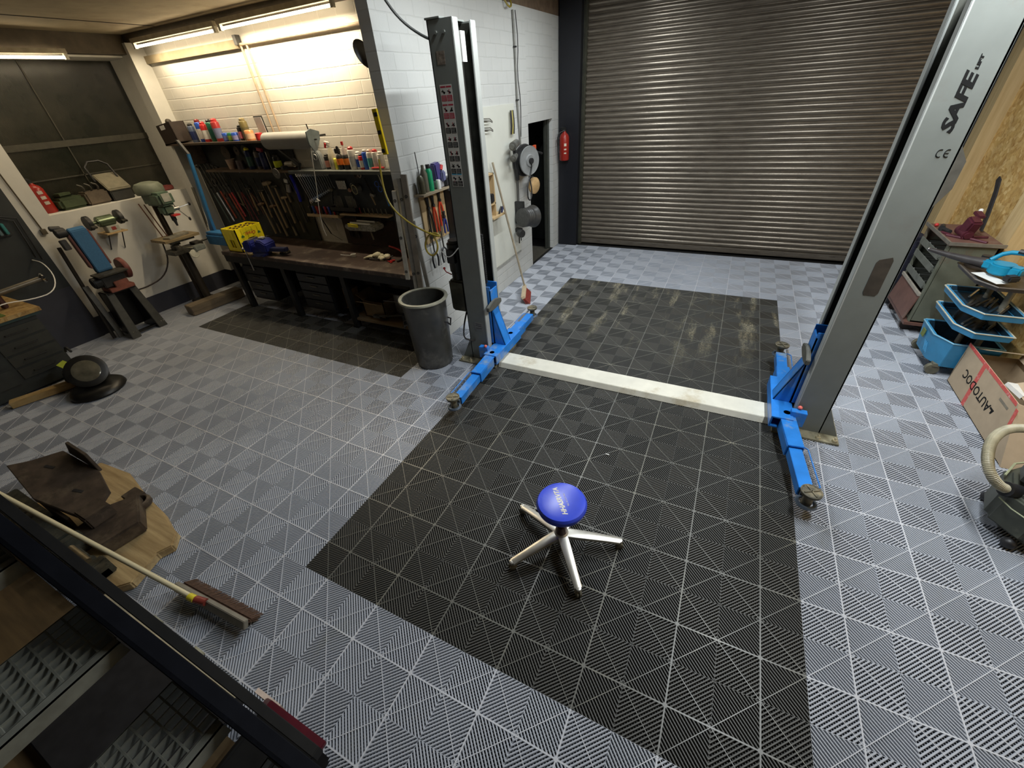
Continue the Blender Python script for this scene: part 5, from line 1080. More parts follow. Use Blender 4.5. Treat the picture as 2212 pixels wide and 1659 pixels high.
MB().cyl((-5.03,2.60,.082),(-5.03,2.60,.83),.05,n=16).obj('support_column',mat('dark support',(.035,.028,.02),.5,.2),t); MB().box((-4.85,2.72,.86),(.10,.16,.07),(0,0,.1)).obj('grey_tray',mat('clear grey tray',(.20,.22,.20),.3),t,bevel=.008)
tag(MB().box((-4.86,2.60,.075),(.20,.78,.14),(0,0,-.12)).obj('wood_beam',wood_mat('old dark beam',(.09,.07,.045),(.19,.15,.10),1),bevel=.008),'thick old dark wooden beam on the floor under the drill press','beam')
tag(MB().tube([(-5.15,2.45,.98),(-5.12,2.40,.75),(-5.16,2.25,.55),(-5.26,2.0,.47),(-5.32,1.82,.48)],.010,8,smooth=2).obj('machine_cable',mat('brown black cable',(.03,.02,.018),.5)),'dark cable looping from the drill press to the belt grinder','cable')
# bench grinder on wall
t=thing('bench_grinder','green double wheel bench grinder on a small bracket on the white wall','bench grinder',(-5.4,2.07,1.2))
MB().cyl((-5.40,1.97,1.37),(-5.40,2.16,1.37),.065,n=22).cyl((-5.40,1.90,1.37),(-5.40,2.24,1.37),.02,n=10).obj('motor',mat('shiny green motor',(.13,.17,.10),.25,.5),t,bevel=.01)
for y,s in ((1.88,-1),(2.23,1)):
    q=MB().cyl((-5.40,y-.025,1.38),(-5.40,y+.025,1.38),.088,n=24).obj('wheel_guard',dark,t,bevel=.006); MB().box((-5.30,y,1.34),(.06,.05,.02),(0,.3,0)).obj('tool_rest',greasy,q)
MB().box((-5.38,2.08,1.27),(.12,.14,.08)).obj('base',mat('pale grey base',(.42,.43,.36),.5),t,bevel=.006); MB().box((-5.319,2.08,1.275),(.004,.05,.04)).obj('switch_plate',mat('red black switch',(.3,.05,.04),.4),t); MB().bx(-5.545,-5.28,1.96,2.20,1.215,1.23).obj('wood_shelf',wood_mat('tan shelf',(.38,.25,.10),(.50,.35,.17),1),t)
MB().tube([(-5.54,2.0,1.0),(-5.36,2.0,1.21)],.007,6).tube([(-5.54,2.16,.98),(-5.36,2.16,1.21)],.007,6).obj('strut',dark,t)
# belt grinder
belt=mat('blue abrasive belt',(.035,.13,.27),.8,0,.12,60)
mred=mat('dark red machine paint',(.16,.045,.035),.5,.1,.3)
t=thing('belt_grinder','upright belt grinder with a wide blue belt and dark red frame','belt grinder',(-5.12,1.62,0))
def bl(o): return o.xf(Matrix.Translation((-5.17,1.66,1.14))@Euler((-.0,-.12,0)).to_matrix().to_4x4())
bl(MB().prism([(-.045,-.27),(.0,-.30),(.045,-.27),(.05,.23),(.0,.27),(-.05,.23)],1,-.085,.085)).obj('belt',belt,t,bevel=.008)
bl(MB().prism([(-.055,-.2),(.02,-.22),(.02,.2),(-.055,.24)],1,-.115,-.09).prism([(-.055,-.2),(.02,-.22),(.02,.2),(-.055,.24)],1,.09,.115)).obj('side_frame',mred,t,bevel=.006)
bl(MB().cyl((-.01,-.10,.235),(-.01,-.20,.235),.055,n=18).box((-.06,-.17,.10),(.07,.06,.12)).cyl((-.02,-.22,.30),(-.02,-.12,.28),.03,n=12)).obj('roller_housing',dark,t,bevel=.006)
MB().box((-5.04,1.66,.845),(.20,.34,.02),(0,.05,0)).obj('work_table',greasy,t,bevel=.004)
MB().lathe([(0,0),(.125,0),(.135,.02),(.135,.05),(.12,.06),(0,.06)],(-5.14,1.83,.83),(0,1,0),28).obj('disc_guard',mred,t)
MB().box((-5.12,1.66,.75),(.20,.26,.14)).cyl((-5.1,1.45,.76),(-5.1,1.60,.76),.07,n=18).obj('motor',dark,t,bevel=.01)
MB().box((-5.10,1.68,.64),(.24,.28,.05)).box((-5.0,1.70,.69),(.03,.16,.09)).obj('base',mat('faded red base',(.24,.08,.055),.5,0,.3),t,bevel=.006)
blk=mat('black stand',(.018,.018,.018),.35,.2,.3)
for y,lx,ly in ((1.53,-4.95,1.48),(1.79,-4.98,1.84)):
    vs=[]; 
    o=MB(); 
    for (px,py,pz,wd) in ((-5.05,y,.615,.045),(lx,ly,.0,.06)):
        for a,b in ((-1,-1),(1,-1),(1,1),(-1,1)): vs.append((px+a*wd*.5,py+b*wd*.9,pz))
    o.add(vs,[(0,1,2,3),(7,6,5,4),(0,4,5,1),(1,5,6,2),(2,6,7,3),(3,7,4,0)]); o.obj('leg',mat('dusty black leg',(.06,.06,.052),.45,.2,.3),t,bevel=.004)
MB().prism([(-5.36,0),(-5.0,0),(-5.06,.615),(-5.24,.615)],1,1.50,1.525).prism([(-5.36,0),(-5.0,0),(-5.06,.615),(-5.24,.615)],1,1.79,1.81).bx(-5.30,-5.28,1.5,1.81,.05,.6).bx(-5.05,-5.0,1.5,1.8,.03,.05).bx(-5.24,-5.0,1.5,1.82,.60,.617).obj('stand_plate',blk,t)
for y in (1.47,1.51,1.83,1.86): 
    MB().ball((-4.92,y,.09),.006,6).obj('bolt',steel,t)
# leaning bars
tag(MB().tube([(-5.38,1.46,1.20),(-5.20,1.34,.02)],.022,8).obj('steel_bar',mat('black angle bar',(.03,.025,.02),.5,.3)),'long dark steel bar leaning on the wall left of the belt grinder','bar')
tag(MB().box((-5.24,1.42,.36),(.03,.06,.72),(0,-.12,0)).obj('steel_plate',mat('dull flat bar',(.16,.16,.15),.4,.6)),'flat grey metal bar leaning beside the belt grinder stand','bar')
tag(MB().tube([(-5.535,1.44,2.2),(-5.535,1.47,1.40)],.008,6).box((-5.525,1.47,1.38),(.03,.05,.06)).obj('wall_conduit',mat('brown conduit',(.10,.08,.05),.5)),'thin conduit with a small box on the white wall strip','pipe')
for k in range(3):
    tag(MB().tube([(-5.35+.03*k,3.28,1.55),(-5.30+.03*k,3.2,.95+.05*k)],.006,6).obj('hanging_rod',mat('grey rod',(.22,.20,.17),.4,.5)),'thin grey hanging rod left of the blue saw, %s from the left'%NTH[k],'rod','thin rods by the blue saw')
# niche things
nz=NZ0
t,M=exting(-5.80,1.74,nz+.0,.075,.33,'old dark red fire extinguisher standing in the dark window niche',Matrix.Rotation(.05,4,'X'))
o=MB(); 
for k in range(3): o.box((.076,.0,.12+k*.06),(.004,.05,.035))
o.xf(M).obj('label',mat('dull cream label',(.5,.45,.38),.5),t)
tag(MB().box((-5.80,1.97,nz+.07),(.22,.30,.14),(0,0,.1)).box((-5.82,1.95,nz+.16),(.16,.2,.06),(0,0,.3)).obj('green_case',mat('mossy green case',(.045,.065,.025),.7,0,.3),bevel=.03),'mossy green case in the window niche right of the old extinguisher','case')
t=thing('motor_block','brown grey motor block with pipes in the middle of the window niche','motor',(-5.78,2.25,nz)); MB().box((-5.78,2.25,nz+.08),(.22,.26,.16)).obj('block',mat('brown motor casing',(.13,.10,.07),.6,.2,.3),t,bevel=.02)
for y in (2.16,2.24,2.32): MB().tube([(-5.75,y,nz+.15),(-5.72,y+.01,nz+.22),(-5.76,y-.03,nz+.25)],.013,6,smooth=1).obj('pipe',greasy,t)
t=thing('slanted_machine','dusty grey machine with a slanted top and a black wire handle in the window niche','machine',(-5.78,2.53,nz))
MB().prism([(-5.92,nz),(-5.66,nz),(-5.66,nz+.12),(-5.90,nz+.30),(-5.92,nz+.30)],1,2.40,2.66).obj('housing',mat('dark machine base',(.03,.03,.027),.5),t,bevel=.01)
MB().prism([(-5.66,nz+.12),(-5.65,nz+.15),(-5.88,nz+.335),(-5.91,nz+.31)],1,2.39,2.67).obj('slanted_top',mat('dusty grey cover',(.22,.20,.14),.6,0,.2),t,bevel=.01)
MB().tube([(-5.80,2.36,nz+.25),(-5.88,2.36,nz+.48),(-5.88,2.62,nz+.48),(-5.80,2.64,nz+.27)],.012,8,smooth=1).obj('wire_handle',black,t)
tag(MB().box((-5.75,3.05,nz+.035),(.14,.34,.06),(0,0,.1)).obj('red_case',mat('dull dark red case',(.16,.03,.025),.6),bevel=.01),'flat dull red case lying at the right end of the window niche','case')
# drawer cabinet left
cab=mat('dark cabinet steel',(.03,.035,.034),.5,.1,.25,9); cab2=mat('drawer front olive black',(.038,.040,.034),.5,.1,.2,9)
osb2=osb_mat('chipboard top',.75)
t=thing('drawer_cabinet','dark steel drawer cabinet with a chipboard top at the left edge','cabinet',(-4.9,.2,0))
MB().bx(-5.5,-4.60,-.9,.70,.03,.77).obj('cabinet_body',cab,t,bevel=.004)
MB().bx(-5.52,-4.56,-.92,.74,.77,.80).obj('teal_edge',mat('dark teal edge',(.02,.05,.05),.5),t)
MB().bx(-5.52,-4.55,-.92,.76,.80,.84).obj('chipboard_top',osb2,t)
for k,z in enumerate((.66,.52,.38,.24)):
    q=MB().bx(-4.60,-4.588,.27,.69,z-.06,z+.06).obj('drawer',cab2,t,bevel=.002)
    MB().tube([(-4.586,.38,z),(-4.565,.38,z+.0),(-4.565,.57,z),(-4.586,.57,z)],.006,6).obj('drawer_handle',dark,q)
for k,z in enumerate((.66,.45,.24)):
    MB().bx(-4.60,-4.588,-.2,.23,z-.09,z+.09).obj('drawer',cab,t,bevel=.002)
tag(MB().bx(-4.95,-4.60,.05,.50,.841,.848).obj('green_mat',mat('olive green mat',(.10,.16,.03),.7)),'olive green mat on the chipboard cabinet top','mat')
t=thing('steady_rod','horizontal steel rod with a round chrome end cap over the drawer cabinet','clamp',(-4.85,.6,.85))
MB().cyl((-4.9,.33,.98),(-4.88,1.0,1.03),.028,n=16).obj('rod',mat('dusty steel rod',(.20,.18,.14),.4,.6),t); MB().lathe([(0,0),(.05,.0),(.06,.015),(.05,.03),(0,.032)],(-4.88,1.0,1.03),(0,1,.1),24).obj('end_disc',chrome,t)
MB().box((-4.92,.45,.92),(.14,.10,.16)).cyl((-4.9,.60,.84),(-4.9,.60,1.0),.03,n=12).obj('stand',mat('dark brown casting',(.08,.035,.03),.5,.3),t,bevel=.01); MB().box((-4.92,.42,1.025),(.12,.14,.05)).obj('top_cap',cream,t,bevel=.006)
tag(MB().tube([(-4.72,.28,.87),(-4.68,.45,.90),(-4.66,.55,.95),(-4.74,.80,.88),(-4.86,1.02,.86),(-5.1,1.18,.95),(-5.3,1.22,1.1),(-5.51,1.20,1.12)],.006,8,smooth=2).obj('white_cable',white),'thin white cable looping from the drawer cabinet to the wall','cable')
# board with teal tools on dark wall
t=thing('wall_tool_holder','dark wall holder with teal and grey tools above the drawer cabinet','tool holder',(-5.5,.8,1.5))
MB().bx(-5.53,-5.50,.85,1.20,1.42,1.52).obj('holder',dark,t); tl=mat('teal grip',(.03,.22,.22),.4)
for k in range(6): MB().box((-5.47,.88+.055*k,1.50),(.04,.03,.12)).obj('tool',tl if k%2 else mat('teal grey tool',(.10,.17,.19),.4),t,bevel=.005)
MB().tube([(-5.51,1.16,1.62),(-5.50,1.28,1.56),(-5.50,1.25,1.14)],.008,6).tube([(-5.51,1.20,1.62),(-5.50,1.32,1.58),(-5.50,1.29,1.10)],.008,6).obj('cable',black,t)
tag(MB().tube([(-5.50,.5,1.66),(-5.48,.85,1.70),(-5.48,1.12,1.72),(-5.5,1.17,1.74)],.004,6,smooth=1).obj('thin_wire',mat('grey wire',(.2,.2,.18),.5)),'thin grey wire sagging along the dark left wall','wire')
# torch heater on the floor
t=thing('portable_heater','black portable heater with a round glass front and yellow labels on the floor','heater',(-4.1,.66,0))
bh=mat('matt black body',(.012,.012,.011),.4,.1,.4)
MB().lathe([(.05,-.34),(.12,-.32),(.135,-.28),(.135,.0),(.17,.03),(.175,.08),(.15,.09)],(-3.93,.60,.22),(.80,-.25,.55),30).obj('barrel',bh,t)
MB().lathe([(.0,.10),(.08,.095),(.13,.088),(.15,.075)],(-3.93,.60,.22),(.80,-.25,.55),30).obj('glass_front',mat('dusty glass lens',(.16,.15,.11),.12,.3,.4,10),t)
MB().lathe([(.235,0),(.25,.02),(.24,.05),(.20,.08),(.1,.10)],(-3.90,.58,0.0),n=34).obj('base_tray',bh,t)
MB().lathe([(.14,0),(.16,.03),(.14,.12),(.05,.14)],(-4.24,.62,.08),n=22).obj('rear_housing',bh,t)
MB().box((-4.13,.66,.30),(.12,.06,.012),(.3,.3,.3)).obj('yellow_label',mat('lime yellow',(.35,.42,.04),.5),t); MB().box((-4.33,.56,.25),(.10,.08,.012),(.3,.5,.3)).obj('yellow_label',mat('lime yellow',(.35,.42,.04),.5),t)
MB().tube([(-4.2,.62,.42),(-4.1,.62,.50),(-3.95,.60,.48)],.012,8,smooth=1).obj('carry_handle',dark,t)
tag(MB().box((-4.37,.27,.045),(.10,.52,.07),(0,0,-.35)).obj('wood_plank',wood_mat('tan plank',(.36,.24,.09),(.50,.36,.17),1),bevel=.004),'short tan wooden plank on the floor in front of the drawer cabinet','plank')
# ================= RIGHT SIDE =================
cg=mat('worn grey green cabinet',(.17,.18,.135),.5,.2,.15,7,stain=(.16,.07,.045),stain_amt=.35)
cr=mat('worn red brown paint',(.17,.085,.065),.5,.1,.2,8,stain=(.24,.17,.13),stain_amt=.3)
t=thing('tool_cabinet','worn grey green tool cabinet with a reddish top and open shelves full of steel tools','cabinet',(4.15,5.05,0))
MB().bx(3.985,4.34,4.70,4.72,.13,.94).bx(3.985,4.34,5.38,5.40,.13,.94).bx(4.32,4.34,4.70,5.40,.13,.94).bx(3.985,4.34,4.70,5.40,.13,.15).bx(3.975,3.995,4.70,4.76,.13,.94).bx(3.975,3.995,5.35,5.40,.13,.94).obj('cabinet_body',cg,t,bevel=.003)
MB().bx(3.96,4.36,4.68,5.42,.94,.965).obj('top',cr,t,bevel=.004)
MB().bx(3.955,3.97,4.675,5.425,.95,.98).bx(3.955,4.36,4.665,4.68,.95,.98).obj('top_rim',mat('bare steel rim',(.32,.30,.26),.4,.6,.2),t)
for k,z in enumerate((.80,.67,.50)):
    q=MB().bx(3.96,4.31,4.76,5.35,z-.015,z).bx(3.955,3.965,4.76,5.35,z-.02,z+.045).obj('shelf_tray',mat('grey green tray',(.20,.21,.18),.45,.3),t)
for k in range(16):
    r_=random.Random(k); z=(.80,.67,.50)[k%3]
    SH=('upper','middle','lower')[k%3]
    tag(MB().tube([(4.0,4.82+.034*k,z+.012),(4.2,4.80+.034*k+r_.uniform(-.03,.03),z+.012+r_.uniform(0,.03))],.009,6).obj('loose_wrench',chrome if k%2 else steel),'loose steel tool, %s from the near end on the %s cabinet shelf'%(NTH[k//3],SH),'tool','steel tools on the cabinet shelves')
MB().box((3.955,5.07,.27),(.012,.66,.27),(0,.12,0)).obj('door',cr,t,bevel=.003); MB().box((3.965,5.07,.42),(.02,.66,.03)).obj('door_rail',mat('pale worn rail',(.40,.36,.30),.5),t)
MB().bx(3.94,4.36,4.68,5.42,.10,.13).obj('base_frame',cr,t)
for x,y in ((4.0,4.80),(4.0,5.32),(4.3,4.80),(4.3,5.32)): MB().cyl((x,y-.015,.05),(x,y+.015,.05),.05,n=18).box((x,y,.09),(.05,.05,.03)).obj('castor',mat('brown black castor',(.05,.035,.03),.5),t)
# dark red drill on top + glue and strap
t=thing('rotary_pump','dark wine red rotary pump standing on the red cabinet top','pump',(4.14,4.92,.965))
wr=mat('wine red casting',(.09,.02,.032),.35,.1,.2)
MB().box((4.12,4.90,1.06),(.09,.12,.19),(.35,.0,.2)).cyl((4.12,4.83,1.0),(4.10,5.02,1.02),.045,n=16).obj('housing',wr,t,bevel=.015); MB().box((4.16,4.95,1.17),(.06,.10,.03),(.3,0,.2)).obj('top_arm',wr,t,bevel=.006)
MB().cyl((4.17,4.99,1.175),(4.18,5.02,1.20),.018,n=10).obj('white_nozzle',white,t)
for a,b in (((4.10,4.85,.975),(4.0,4.95,.972)),((4.15,4.84,.975),(4.24,4.74,.972)),((4.18,4.9,.98),(4.30,4.93,.972)),((4.05,4.9,.975),(3.99,5.05,.972))): MB().tube([a,b],.013,8).obj('foot',wr,t)
t=thing('dark_fitting','small black and red fitting lying at the front corner of the cabinet top','fitting',(4.03,5.15,.965))
MB().cyl((4.0,5.12,.99),(4.04,5.24,.99),.028,.02,n=14).cyl((4.04,5.02,.985),(4.02,5.12,.985),.02,n=12).obj('body',dark,t,bevel=.004); MB().ball((4.0,5.28,.985),.018).obj('red_tip',redp,t)
tag(MB().prism([(5.10,.98),(5.16,.98),(5.23,1.15),(5.31,1.32),(5.38,1.40),(5.36,1.44),(5.30,1.42),(5.22,1.30),(5.14,1.12)],0,4.30,4.312).obj('black_strap',mat('matt black strap',(.025,.022,.022),.6),bevel=.003),'curved black strap standing up behind the red cabinet top','strap')
tag(MB().box((4.10,5.95,.35),(.22,.30,.70),(0,.06,.2)).box((4.06,6.05,.60),(.16,.2,.14),(.2,.3,0)).obj('dark_coat',mat('dark navy cloth',(.018,.020,.04),.8,0,.5,30,bmp=.5),bevel=.04),'dark navy cloth bundle hanging behind the tool cabinet','cloth')
tag(MB().cyl((4.05,5.6,0),(4.05,5.6,.17),.14,n=22).obj('black_tub',black),'low black tub on the floor behind the tool cabinet','tub')
# tray trolley
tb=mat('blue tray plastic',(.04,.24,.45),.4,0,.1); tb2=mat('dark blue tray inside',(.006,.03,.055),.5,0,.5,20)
t=thing('tray_trolley','light blue plastic tool trolley with three stacked trays and a deep bottom bin','trolley',(4.2,4.0,0))
def tray(x0,x1,y0,y1,z,h,ch,name,m,mi,rim,parent):
    P_=[(x0,y0+ch),(x0+ch*.6,y0),(x1,y0),(x1,y1),(x0+.02,y1),(x0,y1-.02)]
    def ins(d): return [(x0+d,y0+ch+d*.3),(x0+ch*.6+d*.3,y0+d),(x1-d,y0+d),(x1-d,y1-d),(x0+.02+d,y1-d),(x0+d,y1-.02-d)]
    a,b=P_,ins(.022); n=6; vs=[(x,y,z) for x,y in ins(.03 if h>.1 else .01)]+[(x,y,z+h) for x,y in a]+[(x,y,z+h) for x,y in b]+[(x,y,z+.012) for x,y in ins(.045 if h>.1 else .03)]
    fs=[tuple(range(n))[::-1],tuple(range(3*n,4*n))]
    for k in range(3):
        for i in range(n): fs.append((k*n+i,k*n+(i+1)%n,(k+1)*n+(i+1)%n,(k+1)*n+i))
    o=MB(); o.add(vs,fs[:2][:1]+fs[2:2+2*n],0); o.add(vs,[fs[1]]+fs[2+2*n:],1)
    q=o.obj(name,[m,mi],parent,bevel=.003)
    r=MB(); pts=[Vector((x,y,z+h)) for x,y in a]; r.tube(pts+[pts[0]],.006,6); r.obj('tray_rim',rim,q)
    return q
blkt=mat('worn black tray',(.045,.038,.035),.35,0,.4,12); rimw=mat('pale dusty rim',(.50,.47,.36),.5); rimk=mat('dull dark rim',(.16,.14,.12),.4,.3)
tray(3.985,4.42,3.82,4.42,.84,.035,.16,'top_tray',blkt,blkt,rimk,t)
tray(3.97,4.33,3.74,4.38,.62,.055,.16,'tray',tb,tb2,rimw,t)
tray(3.96,4.30,3.68,4.34,.47,.055,.16,'tray',tb,tb2,rimw,t)
tray(3.93,4.36,3.80,4.30,.10,.25,.16,'bottom_bin',tb,tb2,mat('light blue rim',(.20,.42,.55),.4),t)
MB().cyl((4.24,3.95,.12),(4.24,3.95,.85),.022,n=14).cyl((4.24,4.25,.12),(4.24,4.25,.85),.022,n=14).obj('pole',mat('grey pole',(.30,.29,.24),.4,.3),t)
MB().bx(3.922,3.928,4.12,4.19,.24,.31).obj('label',mat('green yellow label',(.16,.20,.04),.5),t)
o=MB()
for k in range(3): o.box((3.935,3.98+.03*k,.20),(.004,.10,.006),(.9,0,0))
o.obj('moulded_ribs',tb,t)
for x,y,c in ((4.02,4.36,'a'),(4.01,3.87,'b'),(4.3,4.30,'c'),(4.3,3.87,'d')):
    MB().cyl((x,y-.02,.05),(x,y+.02,.05),.05,n=20).box((x+.01,y,.10),(.05,.06,.03)).obj('castor',mat('grey rubber wheel',(.14,.13,.09),.5,0,.3),t)
rg=random.Random(9)
for k in range(18):
    lvl=.64 if k<10 else .49; x=rg.uniform(4.04,4.28); y=rg.uniform(3.9,4.3); a=rg.uniform(-.5,.5)
    tag(MB().tube([(x-.06*math.cos(a),y-.10*math.sin(a+1),lvl+.01),(x+.05*math.cos(a),y+.10*math.sin(a+1),lvl+.02)],.010,6).obj('small_tool',[greasy,dark,steel,tb2][k%4]),'%s small tool in the %s blue tray, %s of the tools'%(['greasy','dark steel','bright steel','blue handled'][k%4],'upper' if k<10 else 'lower',NTH[k]),'tool','small tools in the blue trays')
for k in range(7):
    tag(MB().lathe([(.03,0),(.045,.02),(.045,.06),(.02,.08)],(4.06+.05*(k%4),3.92+.09*(k//2),.125+.03*(k%2)),n=12).obj('machine_part',[greasy,dark][k%2]),'round greasy part in the deep trolley bin, %s from the near end'%NTH[k],'part','greasy parts in the deep bin')
# leaf blower
t=thing('leaf_blower','blue and black leaf blower with a long dark nozzle lying on the trolley','leaf blower',(4.1,4.1,.88))
bb=mat('cyan blue housing',(.01,.25,.42),.35,0,.1)
MB().tube([(3.80,4.58,.93),(3.92,4.42,.93),(4.02,4.30,.935),(4.10,4.22,.94)],.03,14,rr=lambda u:.016+.03*u).obj('nozzle',mat('dark nozzle',(.045,.04,.04),.35),t); MB().ring((3.80,4.58,.93),.015,.004,(1,-1.2,0),14,6).obj('nozzle_tip',steel,t)
MB().cyl((4.16,4.10,.90),(4.16,4.10,.985),.085,n=26).box((4.13,4.19,.945),(.10,.12,.07),(0,0,.8)).box((4.22,4.02,.95),(.10,.08,.07),(0,0,.8)).obj('housing',bb,t,bevel=.012)
MB().tube([(4.10,4.20,.98),(4.17,4.20,1.05),(4.26,4.12,1.07),(4.34,4.02,1.04),(4.36,3.98,.97),(4.28,3.97,.93)],.018,10,smooth=1).obj('handle',bb,t); MB().tube([(4.22,4.15,1.075),(4.32,4.06,1.07)],.020,8).obj('grip',black,t)
MB().cyl((4.14,4.37,.88),(4.14,4.37,.95),.018,n=12).cyl((4.14,4.37,.94),(4.14,4.37,.965),.035,n=16).obj('knob',black,t)
MB().box((4.17,3.93,.92),(.09,.07,.05),(0,0,.4)).obj('battery',black,t,bevel=.012)
tag(MB().box((4.09,4.03,.880),(.10,.26,.002),(0,0,.35)).obj('paper_sheet',white),'white paper sheet lying under the leaf blower','paper')
# cardboard box
cbm=mat('cardboard',(.44,.34,.23),.75,0,.08,10); cbi=mat('cardboard inside',(.36,.27,.17),.8,0,.1); tape=mat('red printed tape',(.62,.09,.07),.4,0,.15,60,stain=(.75,.55,.50),stain_amt=.25)
t=thing('cardboard_box','open brown cardboard box with red tape and black lettering upside down beside the blue trolley','box',(4.3,3.2,0))
XF=4.12
o=MB().prism([(2.62,0),(3.78,0),(3.80,.385),(2.88,.385)],0,XF,XF+.006); o.obj('front_panel',cbm,t)
MB().prism([(4.12,0),(4.46,0),(4.46,.30),(4.12,.385)],1,2.62,2.628).xf(Matrix(((1,0,0,0),(0,1,.68,0),(0,0,1,0),(0,0,0,1)))).obj('end_panel',cbm,t)
MB().prism([(2.88,0),(3.78,0),(3.78,.34),(2.88,.34)],0,4.46,4.466).prism([(4.12,0),(4.46,0),(4.46,.30),(4.12,.30)],1,3.775,3.781).bx(4.12,4.46,2.65,3.78,.0,.006).obj('inner_panels',cbi,t)
MB().box((4.33,3.72,.375),(.30,.10,.005),(-.4,0,0)).box((4.455,3.35,.43),(.005,.75,.22),(0,.2,0)).box((4.32,3.05,.345),(.006,.5,.16),(0,1.1,0)).obj('flap',cbm,t)
MB().prism([(2.885,.36),(3.795,.36),(3.80,.387),(2.89,.387)],0,XF-.0015,XF).prism([(3.37,.0),(3.42,.0),(3.47,.36),(3.42,.36)],0,XF-.0012,XF).prism([(2.80,.23),(2.835,.23),(2.87,.355),(2.835,.355)],0,XF-.0012,XF).obj('red_tape',tape,t)
MB().box((XF-.0005,3.0,.30),(.001,.14,.02),(0,0,0)).obj('grey_label',mat('grey worn label',(.22,.19,.14),.6),t)
o=MB(); text_mesh(o,'AUTODOC',.105,frame((XF-.0008,3.36,.185),(0,1,0.02),(0,0,-1)),bold=.001,sx=1.0); 
o.prism([(3.03,.205),(3.09,.205),(3.09,.19),(3.06,.19),(3.06,.165),(3.045,.165)],0,XF-.0016,XF-.0002); o.obj('lettering',stk,t,smooth=False)
tag(MB().lathe([(.05,0),(.075,.03),(.075,.08),(.03,.11)],(4.27,3.5,.02),(0.3,0,1),16).obj('metal_can',greasy),'dull metal can inside the open cardboard box','can')
tag(MB().box((4.32,3.22,.30),(.20,.16,.03),(.1,.2,.3)).obj('white_manual',white),'white and red booklet lying on top of the things in the cardboard box','booklet')
tag(MB().box((4.30,3.0,.15),(.22,.2,.2),(0,.1,.2)).obj('dark_block',dark,bevel=.01),'dark block of metal inside the cardboard box','part')
# vacuum
vm=mat('dusty dark vacuum plastic',(.055,.06,.045),.5,0,.3,8,stain=(.12,.125,.09),stain_amt=.4)
t=thing('vacuum_cleaner','dusty dark green black vacuum cleaner with a thick beige hose at the right edge','vacuum cleaner',(4.05,2.0,0))
c0=(4.06,2.02,0)
MB().prism([(3.80,1.98),(3.86,2.17),(4.02,2.30),(4.30,2.22),(4.36,1.95),(4.22,1.78),(3.92,1.80)],2,.07,.33).obj('tank',vm,t,bevel=.03,seg=3)
MB().prism([(3.84,1.99),(3.89,2.14),(4.03,2.26),(4.27,2.19),(4.32,1.95),(4.2,1.81),(3.94,1.83)],2,.33,.46).obj('motor_head',mat('motor head black',(.04,.042,.035),.5,0,.3),t,bevel=.04,seg=3)
MB().tube([(3.795,1.97,.26),(3.83,1.90,.25),(3.93,1.79,.24),(4.05,1.775,.24)],.004,6).tube([(3.83,2.10,.33),(3.92,2.24,.33),(4.04,2.31,.33)],.006,6).obj('edge_trim',mat('pale dusty edge',(.34,.36,.22),.5),t)
MB().cyl((3.88,2.0,.30),(3.79,1.97,.33),.045,n=18).obj('hose_port',black,t)
path=[(3.80,1.975,.325),(3.74,1.95,.36),(3.68,1.97,.42),(3.67,2.05,.47),(3.72,2.20,.50),(3.84,2.36,.50),(4.0,2.44,.48),(4.2,2.45,.45),(4.4,2.35,.40)]
MB().tube(path,.025,12,smooth=3).obj('hose',mat('beige hose',(.34,.30,.20),.4,0,.1),t)
pp=[Vector(p) for p in path]
for _ in range(3):
    q=[pp[0]]
    for a,b in zip(pp[:-1],pp[1:]): q+=[a*.75+b*.25,a*.25+b*.75]
    q.append(pp[-1]); pp=q
L_=[0]
for a,b in zip(pp[:-1],pp[1:]): L_.append(L_[-1]+(b-a).length)
o=MB(); n=int(L_[-1]/.0085)
for k in range(n):
    s=k*.0085; i=max(j for j in range(len(L_)) if L_[j]<=s); i=min(i,len(pp)-2); u=(s-L_[i])/max(1e-6,L_[i+1]-L_[i]); p=pp[i].lerp(pp[i+1],u); o.ring(tuple(p),.0255,.0024,tuple((pp[i+1]-pp[i]).normalized()),14,4)
o.obj('hose_ribs',mat('hose rib',(.44,.40,.28),.4),t)
for x,y in ((3.90,1.84),(4.25,1.85),(3.92,2.22),(4.25,2.2)): MB().ball((x,y,.035),.035,10).obj('castor',black,t)
tag(MB().cyl((3.93,1.66,.05),(3.97,1.62,.05),.05,n=20).box((4.02,1.62,.05),(.14,.10,.06)).obj('floor_nozzle',black,bevel=.008),'small black rubber wheel part on the floor at the right edge','wheel')
# ================= FOREGROUND: STAIRS AND FLOOR THINGS =================
strm=mat('glossy black stringer',(.008,.009,.013),.38,0,.2,spec=.15)
galv=mat('galvanised steel',(.30,.31,.27),.5,.4,.2,20)
t=thing('steel_stair','black steel stair with galvanised grating treads in the near left corner','staircase',(.6,-.95,0))
def zl(x): return 1.62-.65*x      # top line of the stringer
def slab_(xa,xb,dz0,dz1,ya,yb):
    o=MB(); vs=[]
    for x in (xa,xb):
        for y in (ya,yb):
            for dz in (dz0,dz1): vs.append((x,y,zl(x)+dz))
    return o.add(vs,[(0,1,3,2),(4,6,7,5),(0,4,5,1),(2,3,7,6),(0,2,6,4),(1,5,7,3)])
o=slab_(-1.0,1.55,-.36,0,-.722,-.708); p=slab_(-1.0,1.55,-.010,0,-.722,-.672); o.add(p.v,p.f); p=slab_(-1.0,1.55,-.36,-.35,-.722,-.672); o.add(p.v,p.f)
o.obj('stringer',strm,t,bevel=.002)
slab_(-1.0,1.20,-.06,-.012,-.668,-.640).obj('side_rail',mat('satin black flat',(.016,.016,.016),.5,0,.2,spec=.2),t,bevel=.002)
o=slab_(-1.0,1.55,-.26,0,-1.62,-1.606); o.obj('stringer',strm,t,bevel=.002)
